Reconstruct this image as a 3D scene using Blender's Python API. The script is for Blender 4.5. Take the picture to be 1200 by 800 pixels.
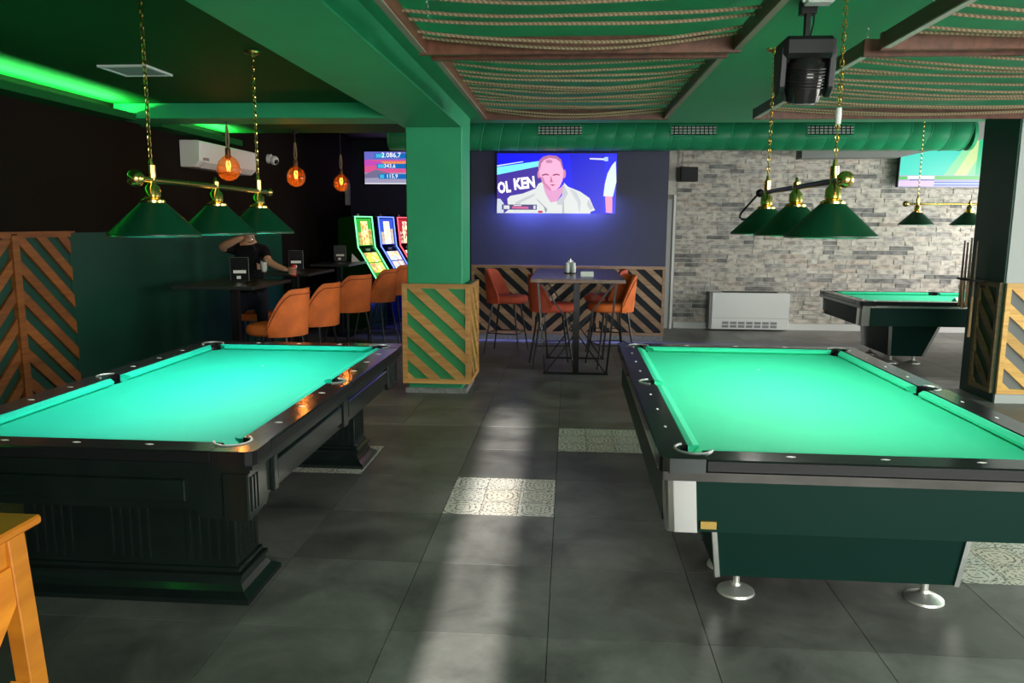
import bpy, bmesh, math, random
from mathutils import Vector, Matrix
random.seed(7)
PI = math.pi
for o in list(bpy.data.objects): bpy.data.objects.remove(o)
scene = bpy.context.scene
COL = scene.collection

# ------------------------------------------------------------ camera
PITCH, YAW, ROLL, CAMH, FPX = math.radians(8.748), math.radians(4.175), math.radians(0.4), 1.66, 900.0
fw = Vector((-math.sin(YAW)*math.cos(PITCH), math.cos(YAW)*math.cos(PITCH), -math.sin(PITCH)))
rt = Vector((math.cos(YAW), math.sin(YAW), 0)); up = rt.cross(fw)
r2 = math.cos(ROLL)*rt + math.sin(ROLL)*up; u2 = -math.sin(ROLL)*rt + math.cos(ROLL)*up
cd = bpy.data.cameras.new('camera'); cam = bpy.data.objects.new('camera', cd); COL.objects.link(cam)
cd.sensor_width = 36; cd.lens = FPX/1200*36; cd.clip_start = .05
m = Matrix((r2, u2, -fw)).transposed().to_4x4(); m.translation = (0, 0, CAMH); cam.matrix_world = m
scene.camera = cam

# ------------------------------------------------------------ world, sun, daylight, exposure
w = bpy.data.worlds.new('World'); scene.world = w; w.use_nodes = True
w.node_tree.nodes['Background'].inputs[0].default_value = (.75, .85, 1, 1)
w.node_tree.nodes['Background'].inputs[1].default_value = .5
vs = scene.view_settings
vs.view_transform = 'Standard'; vs.look = 'None'; vs.exposure = 0.0; vs.gamma = 1; vs.use_curve_mapping = False
def light(name, kind, loc, energy, color=(1, 1, 1), direction=None, **kw):
    d = bpy.data.lights.new(name, kind); d.energy = energy; d.color = color
    for k, v in kw.items(): setattr(d, k, v)
    o = bpy.data.objects.new(name, d); COL.objects.link(o); o.location = loc
    if direction is not None: o.rotation_euler = Vector(direction).to_track_quat('-Z', 'Y').to_euler()
    return o
# low sun through the gap of the entrance doors behind the camera
light('sun', 'SUN', (0, -8, 6), 17.0, (1, .97, .92), (-.025, 1, -math.tan(math.radians(14.0))), angle=.02)
# daylight at the shop windows behind the camera and in the right-hand wall
light('window_daylight_front', 'AREA', (3.3, -2.05, 1.6), 390, (1, .99, .96), (0, 1, -.05), shape='RECTANGLE', size=4.6, size_y=1.7)
light('window_daylight_right', 'AREA', (7.05, 10.0, 1.65), 235, (1, .98, .94), (-1, 0, 0), shape='RECTANGLE', size=3.6, size_y=1.7)
light('window_daylight_side', 'AREA', (7.05, 4.2, 1.65), 230, (1, .98, .94), (-1, 0, 0), shape='RECTANGLE', size=3.4, size_y=1.7)

# ------------------------------------------------------------ material helpers
def mat(name, color, rough=.5, metal=0., noise=None, bump=None, emit=None, estr=1., coat=0., spec=.5, trans=0., alpha=1., rnd=0., ior=1.45):
    """noise=(scale, darker factor) in object space; rnd = per-object value variation"""
    mt = bpy.data.materials.new(name); mt.use_nodes = True
    nt = mt.node_tree; b = nt.nodes['Principled BSDF']; L = nt.links
    c = (*color, 1)
    b.inputs['Base Color'].default_value = c
    b.inputs['Roughness'].default_value = rough; b.inputs['Metallic'].default_value = metal
    b.inputs['Specular IOR Level'].default_value = spec; b.inputs['Coat Weight'].default_value = coat
    b.inputs['Coat Roughness'].default_value = .08
    b.inputs['Transmission Weight'].default_value = trans; b.inputs['Alpha'].default_value = alpha; b.inputs['IOR'].default_value = ior
    if emit is not None:
        b.inputs['Emission Color'].default_value = (*emit, 1); b.inputs['Emission Strength'].default_value = estr
    out = None
    tc = nt.nodes.new('ShaderNodeTexCoord')
    if noise:
        n = nt.nodes.new('ShaderNodeTexNoise'); n.inputs['Scale'].default_value = noise[0]; n.inputs['Detail'].default_value = 6
        L.new(tc.outputs['Object'], n.inputs['Vector'])
        r = nt.nodes.new('ShaderNodeValToRGB')
        r.color_ramp.elements[0].position = .3; r.color_ramp.elements[1].position = .7
        k = noise[1]
        r.color_ramp.elements[0].color = (color[0]*k, color[1]*k, color[2]*k, 1); r.color_ramp.elements[1].color = c
        L.new(n.outputs['Fac'], r.inputs['Fac']); out = r.outputs['Color']
    if rnd:
        oi = nt.nodes.new('ShaderNodeObjectInfo'); mr = nt.nodes.new('ShaderNodeMapRange')
        mr.inputs['To Min'].default_value = 1-rnd; mr.inputs['To Max'].default_value = 1+rnd
        L.new(oi.outputs['Random'], mr.inputs['Value'])
        h = nt.nodes.new('ShaderNodeHueSaturation')
        if out: L.new(out, h.inputs['Color'])
        else: h.inputs['Color'].default_value = c
        L.new(mr.outputs['Result'], h.inputs['Value']); out = h.outputs['Color']
    if out: L.new(out, b.inputs['Base Color'])
    if bump:
        n2 = nt.nodes.new('ShaderNodeTexNoise'); n2.inputs['Scale'].default_value = bump[0]; n2.inputs['Detail'].default_value = 4
        L.new(tc.outputs['Object'], n2.inputs['Vector'])
        bp = nt.nodes.new('ShaderNodeBump'); bp.inputs['Strength'].default_value = bump[1]; bp.inputs['Distance'].default_value = .01
        L.new(n2.outputs['Fac'], bp.inputs['Height']); L.new(bp.outputs['Normal'], b.inputs['Normal'])
    return mt

def wood(name, c1, c2, rough=.45, scale=(2, 2, 30), coat=.15, rnd=.18):
    mt = mat(name, c1, rough, coat=coat); nt = mt.node_tree; L = nt.links; b = nt.nodes['Principled BSDF']
    tc = nt.nodes.new('ShaderNodeTexCoord'); mp = nt.nodes.new('ShaderNodeMapping'); mp.inputs['Scale'].default_value = scale
    oi = nt.nodes.new('ShaderNodeObjectInfo')
    L.new(tc.outputs['Object'], mp.inputs['Vector'])
    n = nt.nodes.new('ShaderNodeTexNoise'); n.noise_dimensions = '4D'; n.inputs['Scale'].default_value = 1; n.inputs['Detail'].default_value = 6; n.inputs['Distortion'].default_value = .6
    ml = nt.nodes.new('ShaderNodeMath'); ml.operation = 'MULTIPLY'; ml.inputs[1].default_value = 20
    L.new(oi.outputs['Random'], ml.inputs[0]); L.new(ml.outputs[0], n.inputs['W']); L.new(mp.outputs['Vector'], n.inputs['Vector'])
    r = nt.nodes.new('ShaderNodeValToRGB'); r.color_ramp.elements[0].position = .35; r.color_ramp.elements[1].position = .65
    r.color_ramp.elements[0].color = (*c2, 1); r.color_ramp.elements[1].color = (*c1, 1)
    L.new(n.outputs['Fac'], r.inputs['Fac'])
    h = nt.nodes.new('ShaderNodeHueSaturation'); mr = nt.nodes.new('ShaderNodeMapRange')
    mr.inputs['To Min'].default_value = 1-rnd; mr.inputs['To Max'].default_value = 1+rnd
    L.new(oi.outputs['Random'], mr.inputs['Value']); L.new(mr.outputs['Result'], h.inputs['Value'])
    L.new(r.outputs['Color'], h.inputs['Color']); L.new(h.outputs['Color'], b.inputs['Base Color'])
    return mt

def emis(name, color, s=1.):
    mt = bpy.data.materials.new(name); mt.use_nodes = True; nt = mt.node_tree
    b = nt.nodes['Principled BSDF']; b.inputs['Base Color'].default_value = (.01, .01, .01, 1); b.inputs['Roughness'].default_value = .3
    b.inputs['Emission Color'].default_value = (*color, 1); b.inputs['Emission Strength'].default_value = s
    return mt
def srgb(r, g, b):
    f = lambda v: (v/255/12.92) if v/255 <= .04045 else ((v/255+.055)/1.055)**2.4
    return (f(r), f(g), f(b))

# ------------------------------------------------------------ mesh builder
class B:
    def __init__(s): s.v = []; s.f = []; s.m = []; s.cur = 0
    def add(s, vs, fs):
        o = len(s.v); s.v += [tuple(p) for p in vs]; s.f += [tuple(i+o for i in f) for f in fs]; s.m += [s.cur]*len(fs); return s
    def box(s, x0, x1, y0, y1, z0, z1):
        x0, x1 = min(x0, x1), max(x0, x1); y0, y1 = min(y0, y1), max(y0, y1); z0, z1 = min(z0, z1), max(z0, z1)
        return s.add([(x0,y0,z0),(x1,y0,z0),(x1,y1,z0),(x0,y1,z0),(x0,y0,z1),(x1,y0,z1),(x1,y1,z1),(x0,y1,z1)],
            [(0,3,2,1),(4,5,6,7),(0,1,5,4),(1,2,6,5),(2,3,7,6),(3,0,4,7)])
    def bar(s, a, b, wd, ht, upv=(0,0,1)):
        """rectangular bar from a to b"""
        a, b = Vector(a), Vector(b); d = (b-a).normalized(); u = Vector(upv); r = d.cross(u)
        if r.length < 1e-4: r = d.cross(Vector((1,0,0)))
        r.normalize(); u = r.cross(d).normalized(); r *= wd/2; u *= ht/2
        vs = [a-r-u, a+r-u, a+r+u, a-r+u, b-r-u, b+r-u, b+r+u, b-r+u]
        return s.add(vs, [(0,1,2,3),(7,6,5,4),(0,4,5,1),(1,5,6,2),(2,6,7,3),(3,7,4,0)])
    def tube(s, path, r, n=8, closed=False, caps=True):
        path = [Vector(p) for p in path]; N = len(path); rr = r if isinstance(r, (list, tuple)) else [r]*N
        vs = []; prev = None
        for i, p in enumerate(path):
            if closed: d = path[(i+1) % N]-path[i-1]
            else: d = path[min(i+1, N-1)]-path[max(i-1, 0)]
            d.normalize()
            if prev is None:
                a = d.cross(Vector((0,0,1)))
                if a.length < 1e-3: a = d.cross(Vector((1,0,0)))
            else: a = prev-d*prev.dot(d)
            a.normalize(); prev = a; c = d.cross(a)
            for k in range(n):
                t = 2*PI*k/n; vs.append(p+(a*math.cos(t)+c*math.sin(t))*rr[i])
        fs = []
        for i in range(N if closed else N-1):
            j = (i+1) % N
            for k in range(n): fs.append((i*n+k, i*n+(k+1) % n, j*n+(k+1) % n, j*n+k))
        if caps and not closed: fs += [tuple(range(n))[::-1], tuple(range((N-1)*n, N*n))]
        return s.add(vs, fs)
    def cyl(s, a, b, r0, r1=None, n=12): return s.tube([a, b], [r0, r0 if r1 is None else r1], n)
    def lathe(s, prof, c=(0,0,0), n=20, ax='z'):
        vs = []; fs = []
        for r, z in prof:
            for k in range(n):
                t = 2*PI*k/n; q = (r*math.cos(t), r*math.sin(t), z)
                if ax == 'y': q = (q[0], q[2], q[1])
                if ax == 'x': q = (q[2], q[0], q[1])
                vs.append((c[0]+q[0], c[1]+q[1], c[2]+q[2]))
        for i in range(len(prof)-1):
            for k in range(n): fs.append((i*n+k, i*n+(k+1) % n, (i+1)*n+(k+1) % n, (i+1)*n+k))
        return s.add(vs, fs)
    def sphere(s, c, r, n=12, sq=(1,1,1)):
        vs = []; fs = []; R = n//2
        for i in range(R+1):
            ph = PI*i/R
            for k in range(n):
                t = 2*PI*k/n
                vs.append((c[0]+sq[0]*r*math.sin(ph)*math.cos(t), c[1]+sq[1]*r*math.sin(ph)*math.sin(t), c[2]+sq[2]*r*math.cos(ph)))
        for i in range(R):
            for k in range(n): fs.append((i*n+k, (i+1)*n+k, (i+1)*n+(k+1) % n, i*n+(k+1) % n))
        return s.add(vs, fs)
    def prism(s, pts, fn, a, b):
        """polygon pts (u,v) extruded between a and b; fn(u,v,t)->xyz"""
        n = len(pts); vs = [fn(u, v, a) for u, v in pts]+[fn(u, v, b) for u, v in pts]
        return s.add(vs, [tuple(range(n))[::-1], tuple(range(n, 2*n))]+[(i, (i+1) % n, n+(i+1) % n, n+i) for i in range(n)])
    def build(s, name, mats, parent=None, smooth=False, bevel=0, recalc=True):
        me = bpy.data.meshes.new(name); me.from_pydata(s.v, [], s.f)
        if not isinstance(mats, (list, tuple)): mats = [mats]
        for q in mats: me.materials.append(q)
        if len(mats) > 1: me.polygons.foreach_set('material_index', s.m)
        bm = bmesh.new(); bm.from_mesh(me)
        if smooth == 'weld': bmesh.ops.remove_doubles(bm, verts=bm.verts, dist=1e-5)
        if recalc: bmesh.ops.recalc_face_normals(bm, faces=bm.faces)
        if bevel: bmesh.ops.bevel(bm, geom=list(bm.edges), offset=bevel, segments=1, affect='EDGES', profile=.5)
        if smooth:
            for f in bm.faces: f.smooth = True
            for e in bm.edges:
                if len(e.link_faces) == 2 and e.calc_face_angle(0) > math.radians(40): e.smooth = False
        bm.to_mesh(me); bm.free()
        o = bpy.data.objects.new(name, me); COL.objects.link(o)
        if parent: o.parent = parent
        return o

def tag(o, label=None, cat=None, group=None, kind=None):
    if label: o['label'] = label
    if cat: o['category'] = cat
    if group: o['group'] = group
    if kind: o['kind'] = kind
    return o
def thing(name, label, cat, loc=(0,0,0), rz=0, group=None):
    o = bpy.data.objects.new(name, None); COL.objects.link(o); o.location = loc; o.rotation_euler = (0,0,rz); o.empty_display_size = .1
    return tag(o, label, cat, group)
def copy_tree(o, parent=None):
    c = o.copy(); COL.objects.link(c); c.parent = parent
    for ch in list(o.children): copy_tree(ch, c)
    return c
def struct(name, b, mats, label, cat='wall', **k):
    return tag(b.build(name, mats, **k), label, cat, kind='structure')
def cut(o, cutters):
    for c in cutters:
        md = o.modifiers.new('b', 'BOOLEAN'); md.operation = 'DIFFERENCE'; md.object = c; md.solver = 'EXACT'
    dg = bpy.context.evaluated_depsgraph_get(); me = bpy.data.meshes.new_from_object(o.evaluated_get(dg))
    o.modifiers.clear(); old = o.data; nm = old.name; o.data = me; bpy.data.meshes.remove(old); me.name = nm
def kill(o):
    me = o.data; bpy.data.objects.remove(o); bpy.data.meshes.remove(me)
def text(name, body, size, mt, parent, mtx, depth=.0006, align='LEFT', xs=1., bold=0.):
    cu = bpy.data.curves.new(name, 'FONT'); cu.body = body; cu.size = size; cu.extrude = depth; cu.align_x = align; cu.resolution_u = 2; cu.offset = bold
    t = bpy.data.objects.new(name, cu); COL.objects.link(t)
    dg = bpy.context.evaluated_depsgraph_get(); me = bpy.data.meshes.new_from_object(t.evaluated_get(dg))
    bpy.data.objects.remove(t); bpy.data.curves.remove(cu)
    me.transform(Matrix.Diagonal((xs, 1, 1, 1))); me.transform(mtx); me.materials.clear(); me.materials.append(mt)
    o = bpy.data.objects.new(name, me); COL.objects.link(o); o.parent = parent; o['kind'] = 'stuff'; return o
def clip(poly, x0, x1, y0, y1):
    def side(pl, ins, inter):
        out = []
        for i in range(len(pl)):
            a, b = pl[i-1], pl[i]
            if ins(b):
                if not ins(a): out.append(inter(a, b))
                out.append(b)
            elif ins(a): out.append(inter(a, b))
        return out
    def ix(X): return lambda a, b: (X, a[1]+(b[1]-a[1])*(X-a[0])/(b[0]-a[0]))
    def iy(Y): return lambda a, b: (a[0]+(b[0]-a[0])*(Y-a[1])/(b[1]-a[1]), Y)
    for ins, it in ((lambda q: q[0] >= x0, ix(x0)), (lambda q: q[0] <= x1, ix(x1)), (lambda q: q[1] >= y0, iy(y0)), (lambda q: q[1] <= y1, iy(y1))):
        if poly: poly = side(poly, ins, it)
    return poly

# ------------------------------------------------------------ materials
GREEN = (.026, .35, .155)
M = {}
M['green'] = mat('green_paint', GREEN, .55, noise=(3, .9))
M['green_beam'] = M['green']
M['green_lower'] = mat('dark_green_wall_paint', (.005, .055, .033), .42, noise=(2, .8))
M['brown_wall'] = mat('black_brown_wall_paint', (.0075, .005, .003), .8, noise=(2, .8), spec=.12)
M['navy'] = mat('navy_paint', (.034, .038, .085), .5, noise=(2, .85))
M['grey_ceiling'] = mat('dark_grey_ceiling_paint', (.06, .055, .062), .7)
M['grey_wall'] = mat('light_grey_paint', (.42, .43, .42), .7)
M['white'] = mat('white_enamel', (.72, .73, .71), .4)
M['white_dull'] = mat('white_plaster', (.6, .6, .58), .8)
M['black'] = mat('black_plastic', (.012, .012, .013), .42, spec=.3)
M['black_metal'] = mat('black_powder_coat', (.015, .015, .016), .35, metal=.3)
M['chrome'] = mat('brushed_chrome', (.72, .71, .68), .22, metal=1)
M['satin_steel'] = mat('satin_steel', (.80, .78, .74), .42, metal=.85)
M['brass'] = mat('polished_brass', (.85, .58, .18), .18, metal=1)
M['oak'] = wood('oak_slat', (.64, .34, .11), (.48, .22, .06))
M['oak_dark'] = wood('walnut_slat', (.44, .26, .145), (.31, .17, .085))
M['oak_left'] = wood('orange_stained_slat', (.29, .09, .016), (.18, .052, .008))
M['oak_bright'] = wood('honey_slat', (.72, .42, .12), (.58, .31, .08))
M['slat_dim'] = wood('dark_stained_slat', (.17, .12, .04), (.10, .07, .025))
M['pine'] = wood('orange_pine', (.80, .27, .018), (.58, .17, .010), scale=(3, 3, 14))
M['frame_wood'] = wood('brown_frame_wood', (.17, .062, .034), (.095, .034, .019), scale=(20, 2, 20))
M['walnut_top'] = wood('walnut_table_top', (.20, .11, .065), (.12, .065, .04), scale=(20, 2, 20), rough=.3)
M['dark_top'] = mat('dark_laminate', (.03, .035, .033), .3, noise=(4, .8))
M['velvet'] = mat('orange_velvet', (.78, .165, .028), .75, noise=(9, .75), bump=(60, .2))
M['velvet_red'] = mat('rust_red_velvet', (.56, .085, .038), .72, noise=(9, .75), bump=(60, .2))
M['lacquer'] = mat('black_lacquer', (.010, .016, .014), .22, noise=(6, .7), coat=.4)
M['laminate'] = mat('black_laminate', (.004, .026, .019), .45, spec=.12)
M['rail_black'] = mat('polished_black_rail', (.012, .012, .013), .16, coat=.15, bump=(40, .03))
M['cloth'] = mat('green_billiard_cloth', (.0, .56, .40), .8, noise=(5, .95), bump=(300, .1))
M['cloth_b'] = mat('emerald_billiard_cloth', (.02, .57, .31), .8, noise=(5, .95), bump=(300, .1))
M['pearl'] = mat('pearl_inlay', (.8, .8, .74), .3)
M['leather'] = mat('black_leather', (.01, .01, .01), .5)
M['rim_grey'] = mat('grey_pocket_rim', (.36, .36, .36), .4, metal=.6)
M['gold_plate'] = mat('gold_plate', (.55, .36, .10), .3, metal=.8)
M['shade'] = mat('green_lamp_shade', (.003, .055, .022), .4, coat=.05)
M['shade_in'] = mat('white_shade_lining', (.85, .85, .8), .5)
M['lamp'] = emis('lamp_bulb', (1, .96, .86), 14)
M['amber_glass'] = mat('amber_glass', (1, .42, .12), .03, trans=1, ior=1.12)
def thin_glass(name, tint, body, kt, kg):
    mt = bpy.data.materials.new(name); mt.use_nodes = True; nt = mt.node_tree; nt.nodes.clear(); L = nt.links
    out = nt.nodes.new('ShaderNodeOutputMaterial'); tr = nt.nodes.new('ShaderNodeBsdfTransparent'); tr.inputs[0].default_value = (*tint, 1)
    tl = nt.nodes.new('ShaderNodeBsdfTranslucent'); tl.inputs[0].default_value = (*body, 1); gl = nt.nodes.new('ShaderNodeBsdfGlossy'); gl.inputs['Roughness'].default_value = .04
    m1 = nt.nodes.new('ShaderNodeMixShader'); m1.inputs[0].default_value = kt; L.new(tr.outputs[0], m1.inputs[1]); L.new(tl.outputs[0], m1.inputs[2])
    fr = nt.nodes.new('ShaderNodeLayerWeight'); fr.inputs['Blend'].default_value = kg
    m2 = nt.nodes.new('ShaderNodeMixShader'); L.new(fr.outputs['Facing'], m2.inputs[0]); L.new(m1.outputs[0], m2.inputs[1]); L.new(gl.outputs[0], m2.inputs[2]); L.new(m2.outputs[0], out.inputs[0])
    return mt
M['amber_glass'] = thin_glass('amber_glass', (1, .70, .42), (1, .32, .06), .055, .12)
M['filament'] = emis('filament_glow', (1, .40, .08), 14)
M['rope'] = mat('jute_rope', (.42, .29, .17), .9, noise=(60, .6), bump=(90, .6))
M['led_green'] = emis('green_led', (.25, 1, .35), 5)
M['neon_g'] = emis('neon_green', (.15, 1, .3), 3); M['neon_b'] = emis('neon_blue', (.12, .2, 1), 3.2); M['neon_r'] = emis('neon_red', (1, .08, .12), 3)
M['skin'] = mat('skin', (.55, .30, .19), .5, noise=(12, .9))
M['tee'] = mat('black_cotton', (.006, .006, .007), .9, bump=(40, .2), spec=.2)
M['jeans'] = mat('dark_denim', (.015, .018, .03), .9)
M['hair'] = mat('dark_hair', (.015, .01, .007), .7)
M['glass'] = thin_glass('clear_glass', (.93, .95, .95), (.8, .8, .8), .06, .22)
M['red_can'] = mat('red_can', (.6, .03, .02), .35)
M['paper'] = mat('white_paper', (.8, .8, .77), .8)
M['duct'] = mat('green_painted_duct', (.026, .37, .165), .4, noise=(4, .85))
M['dark_gap'] = mat('dark_backing', (.01, .012, .014), .8)
M['skirting'] = mat('grey_stone_skirting', (.30, .30, .29), .6, noise=(25, .6))

# floor tile: cloudy dark slate, per-tile value variation
def tile_mat():
    mt = mat('slate_floor_tile', (.07, .07, .066), .38); nt = mt.node_tree; L = nt.links; b = nt.nodes['Principled BSDF']
    tc = nt.nodes.new('ShaderNodeNewGeometry'); n = nt.nodes.new('ShaderNodeTexNoise'); n.inputs['Scale'].default_value = 2.2; n.inputs['Detail'].default_value = 8; n.inputs['Roughness'].default_value = .65; n.inputs['Distortion'].default_value = .4
    L.new(tc.outputs['Position'], n.inputs['Vector'])
    r = nt.nodes.new('ShaderNodeValToRGB'); r.color_ramp.elements[0].position = .32; r.color_ramp.elements[1].position = .72
    r.color_ramp.elements[0].color = (.078, .074, .069, 1); r.color_ramp.elements[1].color = (.235, .226, .21, 1)
    L.new(n.outputs['Fac'], r.inputs['Fac'])
    oi = nt.nodes.new('ShaderNodeObjectInfo'); mr = nt.nodes.new('ShaderNodeMapRange'); mr.inputs['To Min'].default_value = .78; mr.inputs['To Max'].default_value = 1.15
    L.new(oi.outputs['Random'], mr.inputs['Value'])
    h = nt.nodes.new('ShaderNodeHueSaturation'); L.new(mr.outputs['Result'], h.inputs['Value']); L.new(r.outputs['Color'], h.inputs['Color']); L.new(h.outputs['Color'], b.inputs['Base Color'])
    m2 = nt.nodes.new('ShaderNodeMapRange'); m2.inputs['To Min'].default_value = .3; m2.inputs['To Max'].default_value = .5; L.new(n.outputs['Fac'], m2.inputs['Value']); L.new(m2.outputs['Result'], b.inputs['Roughness'])
    bp = nt.nodes.new('ShaderNodeBump'); bp.inputs['Strength'].default_value = .06; L.new(n.outputs['Fac'], bp.inputs['Height']); L.new(bp.outputs['Normal'], b.inputs['Normal'])
    return mt
# patchwork encaustic tile: nine motifs, rings, petals and dots printed in grey on cream
def decor_mat():
    mt = mat('patchwork_floor_tile', (.55, .52, .45), .45); nt = mt.node_tree; L = nt.links; b = nt.nodes['Principled BSDF']
    def math_(op, a, c=None):
        q = nt.nodes.new('ShaderNodeMath'); q.operation = op
        for i, v in enumerate((a, c)):
            if v is None: continue
            if isinstance(v, (int, float)): q.inputs[i].default_value = v
            else: L.new(v, q.inputs[i])
        return q.outputs[0]
    tc = nt.nodes.new('ShaderNodeTexCoord'); sp = nt.nodes.new('ShaderNodeSeparateXYZ'); L.new(tc.outputs['Object'], sp.inputs[0])
    u = math_('MULTIPLY', math_('ADD', sp.outputs[0], .3238), 3/.6476); v = math_('MULTIPLY', math_('ADD', sp.outputs[1], .3238), 3/.6476)
    fu = math_('SUBTRACT', math_('FRACT', u), .5); fv = math_('SUBTRACT', math_('FRACT', v), .5)
    cell = math_('ADD', math_('FLOOR', u), math_('MULTIPLY', math_('FLOOR', v), 3))
    rad = math_('SQRT', math_('ADD', math_('MULTIPLY', fu, fu), math_('MULTIPLY', fv, fv)))
    ang = math_('ARCTAN2', fv, fu)
    pet = math_('ADD', 4, math_('MULTIPLY', 4, math_('MODULO', cell, 2)))
    wob = math_('MULTIPLY', math_('COSINE', math_('MULTIPLY', ang, pet)), math_('ADD', .02, math_('MULTIPLY', .012, math_('MODULO', cell, 4))))
    rr = math_('ADD', rad, wob)
    ring = math_('SINE', math_('MULTIPLY', rr, math_('ADD', 38, math_('MULTIPLY', 6, math_('MODULO', cell, 3)))))
    dots = math_('MULTIPLY', math_('SINE', math_('MULTIPLY', fu, 50)), math_('SINE', math_('MULTIPLY', fv, 50)))
    a = math_('GREATER_THAN', ring, .62); d = math_('GREATER_THAN', dots, .55)
    n = nt.nodes.new('ShaderNodeTexNoise'); n.inputs['Scale'].default_value = 40; L.new(tc.outputs['Object'], n.inputs['Vector'])
    wear = math_('GREATER_THAN', n.outputs['Fac'], .46)
    ink = math_('MULTIPLY', math_('MAXIMUM', a, math_('MULTIPLY', d, math_('GREATER_THAN', rad, .3))), wear)
    edge = math_('GREATER_THAN', math_('MAXIMUM', math_('ABSOLUTE', fu), math_('ABSOLUTE', fv)), .49)
    ink = math_('MAXIMUM', ink, edge)
    wn = nt.nodes.new('ShaderNodeTexWhiteNoise'); wn.noise_dimensions = '1D'; L.new(cell, wn.inputs['W'])
    base = nt.nodes.new('ShaderNodeMix'); base.data_type = 'RGBA'; L.new(wn.outputs['Value'], base.inputs['Factor'])
    base.inputs[6].default_value = (.70, .62, .52, 1); base.inputs[7].default_value = (.68, .66, .60, 1)
    mx = nt.nodes.new('ShaderNodeMix'); mx.data_type = 'RGBA'; L.new(math_('MULTIPLY', ink, .88), mx.inputs['Factor']); L.new(base.outputs[2], mx.inputs[6]); mx.inputs[7].default_value = (.07, .07, .07, 1)
    L.new(mx.outputs[2], b.inputs['Base Color'])
    return mt
M['tile'] = tile_mat(); M['decor'] = decor_mat()

# ------------------------------------------------------------ room shell
TS, TX, TY = .6476, -.0586, 2.9018
floor = struct('floor', B().box(-4.6, 7.4, -2.4, 14.8, -.12, -.012), mat('dark_grout', (.022, .022, .021), .9), 'dark slate tiled floor with a few patterned tiles', 'floor')
g = .0016
tb = B().box(-TS/2+g, TS/2-g, -TS/2+g, TS/2-g, -.012, 0).build('floor_tile', M['tile'], floor)
db = B().box(-TS/2+g, TS/2-g, -TS/2+g, TS/2-g, -.012, .0005).build('patterned_tile', M['decor'], floor)
decor = {(-1, 2), (0, 4), (3, 1), (-3, 3)}
used = {'t': False, 'd': False}
rest = B(); ntile = 0
for j in range(-8, 19):
    for i in range(-8, 12):
        x, y = TX+(i+.5)*TS, TY+(j+.5)*TS
        if x < -3.9 or x > 7.3 or y < -2.3 or y > 14.7: continue
        if y > 12.6 and x > -1.3: continue
        vis = y > 1.9 and abs(x+.07*y) < .72*y+.6 and y < 12.7 and not (y > 7 and x < -2.2) and not(y > 6 and x > 5.6)
        if (i, j) in decor: proto, k = db, 'd'
        elif vis: proto, k = tb, 't'
        else: rest.box(x-TS/2+g, x+TS/2-g, y-TS/2+g, y+TS/2-g, -.012, 0); continue
        if not used[k]: o = proto; used[k] = True
        else: o = proto.copy(); COL.objects.link(o)
        o.location = (x, y, 0); o.rotation_euler = (0, 0, 0); ntile += 1
tag(rest.build('floor_tile_field', M['tile'], floor), kind='stuff')
print('tiles', ntile)

wl = struct('wall_left', B().box(-4.2, -4.0, -2.4, 14.0, 0, 3.2), M['brown_wall'], 'dark wall along the left with green lower half', 'wall')
B().box(-4.0, -3.985, 5.9, 10.5, 0, 1.56).build('lower_panel', M['green_lower'], wl)
B().box(-4.0, -3.985, -2.4, 4.5, 0, 1.56).build('lower_panel', M['green_lower'], wl)
struct('wall_alcove', B().box(-4.6, -4.4, 14.0, 14.8, 0, 3.2).box(-4.4, -1.4, 14.6, 14.8, 0, 3.2).box(-4.4, -4.2, 13.8, 14.0, 0, 3.2), M['navy'], 'navy alcove wall behind the slot machines', 'wall')
wf = struct('wall_feature', B().box(-1.4, 1.36, 11, 11.2, 0, 3.2), M['navy'], 'navy feature wall that carries the large television', 'wall')
struct('wall_partition', B().box(-1.4, -1.2, 11.2, 14.6, 0, 3.2), M['navy'], 'navy partition between the slot machine alcove and the door', 'wall')
wb = struct('wall_back', B().box(-1.2, 7.4, 12.56, 12.8, 0, 3.2), mat('pale_mortar', (.60, .565, .50), .9, noise=(20, .85)), 'grey and cream brick wall behind the far pool table', 'wall')
wr = struct('wall_right', B().box(7.2, 7.4, -2.4, 12.56, 0, 3.2), M['grey_wall'], 'light grey wall on the right with frosted windows', 'wall')
FX0, FX1 = -.41, -.11
struct('wall_front', B().box(-4.0, FX0, -2.4, -2.2, 0, 3.2).box(FX1, 7.2, -2.4, -2.2, 0, 3.2).box(FX0, FX1, -2.4, -2.2, 2.25, 3.2), M['grey_wall'], 'street wall behind the viewer with a narrow door gap', 'wall')
def window(n, x0, x1, y0, y1, ax, label):
    b = B(); f = .05
    z0, z1 = .8, 2.5
    if ax == 'x':
        o = struct('window_%d' % n, B().box(x0, x1, y0, y1, z0, z0+f).box(x0, x1, y0, y1, z1-f, z1).box(x0, x0+f, y0, y1, z0, z1).box(x1-f, x1, y0, y1, z0, z1).box((x0+x1)/2-f/2, (x0+x1)/2+f/2, y0, y1, z0, z1), M['white'], label, 'window')
        for a, c in ((x0+f, (x0+x1)/2-f/2), ((x0+x1)/2+f/2, x1-f)): B().box(a, c, y0+.005, y0+.02, z0+f, z1-f).build('pane', M['white_dull'], o)
    else:
        o = struct('window_%d' % n, B().box(x0, x1, y0, y1, z0, z0+f).box(x0, x1, y0, y1, z1-f, z1).box(x0, x1, y0, y0+f, z0, z1).box(x0, x1, y1-f, y1, z0, z1).box(x0, x1, (y0+y1)/2-f/2, (y0+y1)/2+f/2, z0, z1), M['white'], label, 'window')
        for a, c in ((y0+f, (y0+y1)/2-f/2), ((y0+y1)/2+f/2, y1-f)): B().box(x1-.02, x1-.005, a, c, z0+f, z1-f).build('pane', M['white_dull'], o)
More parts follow.
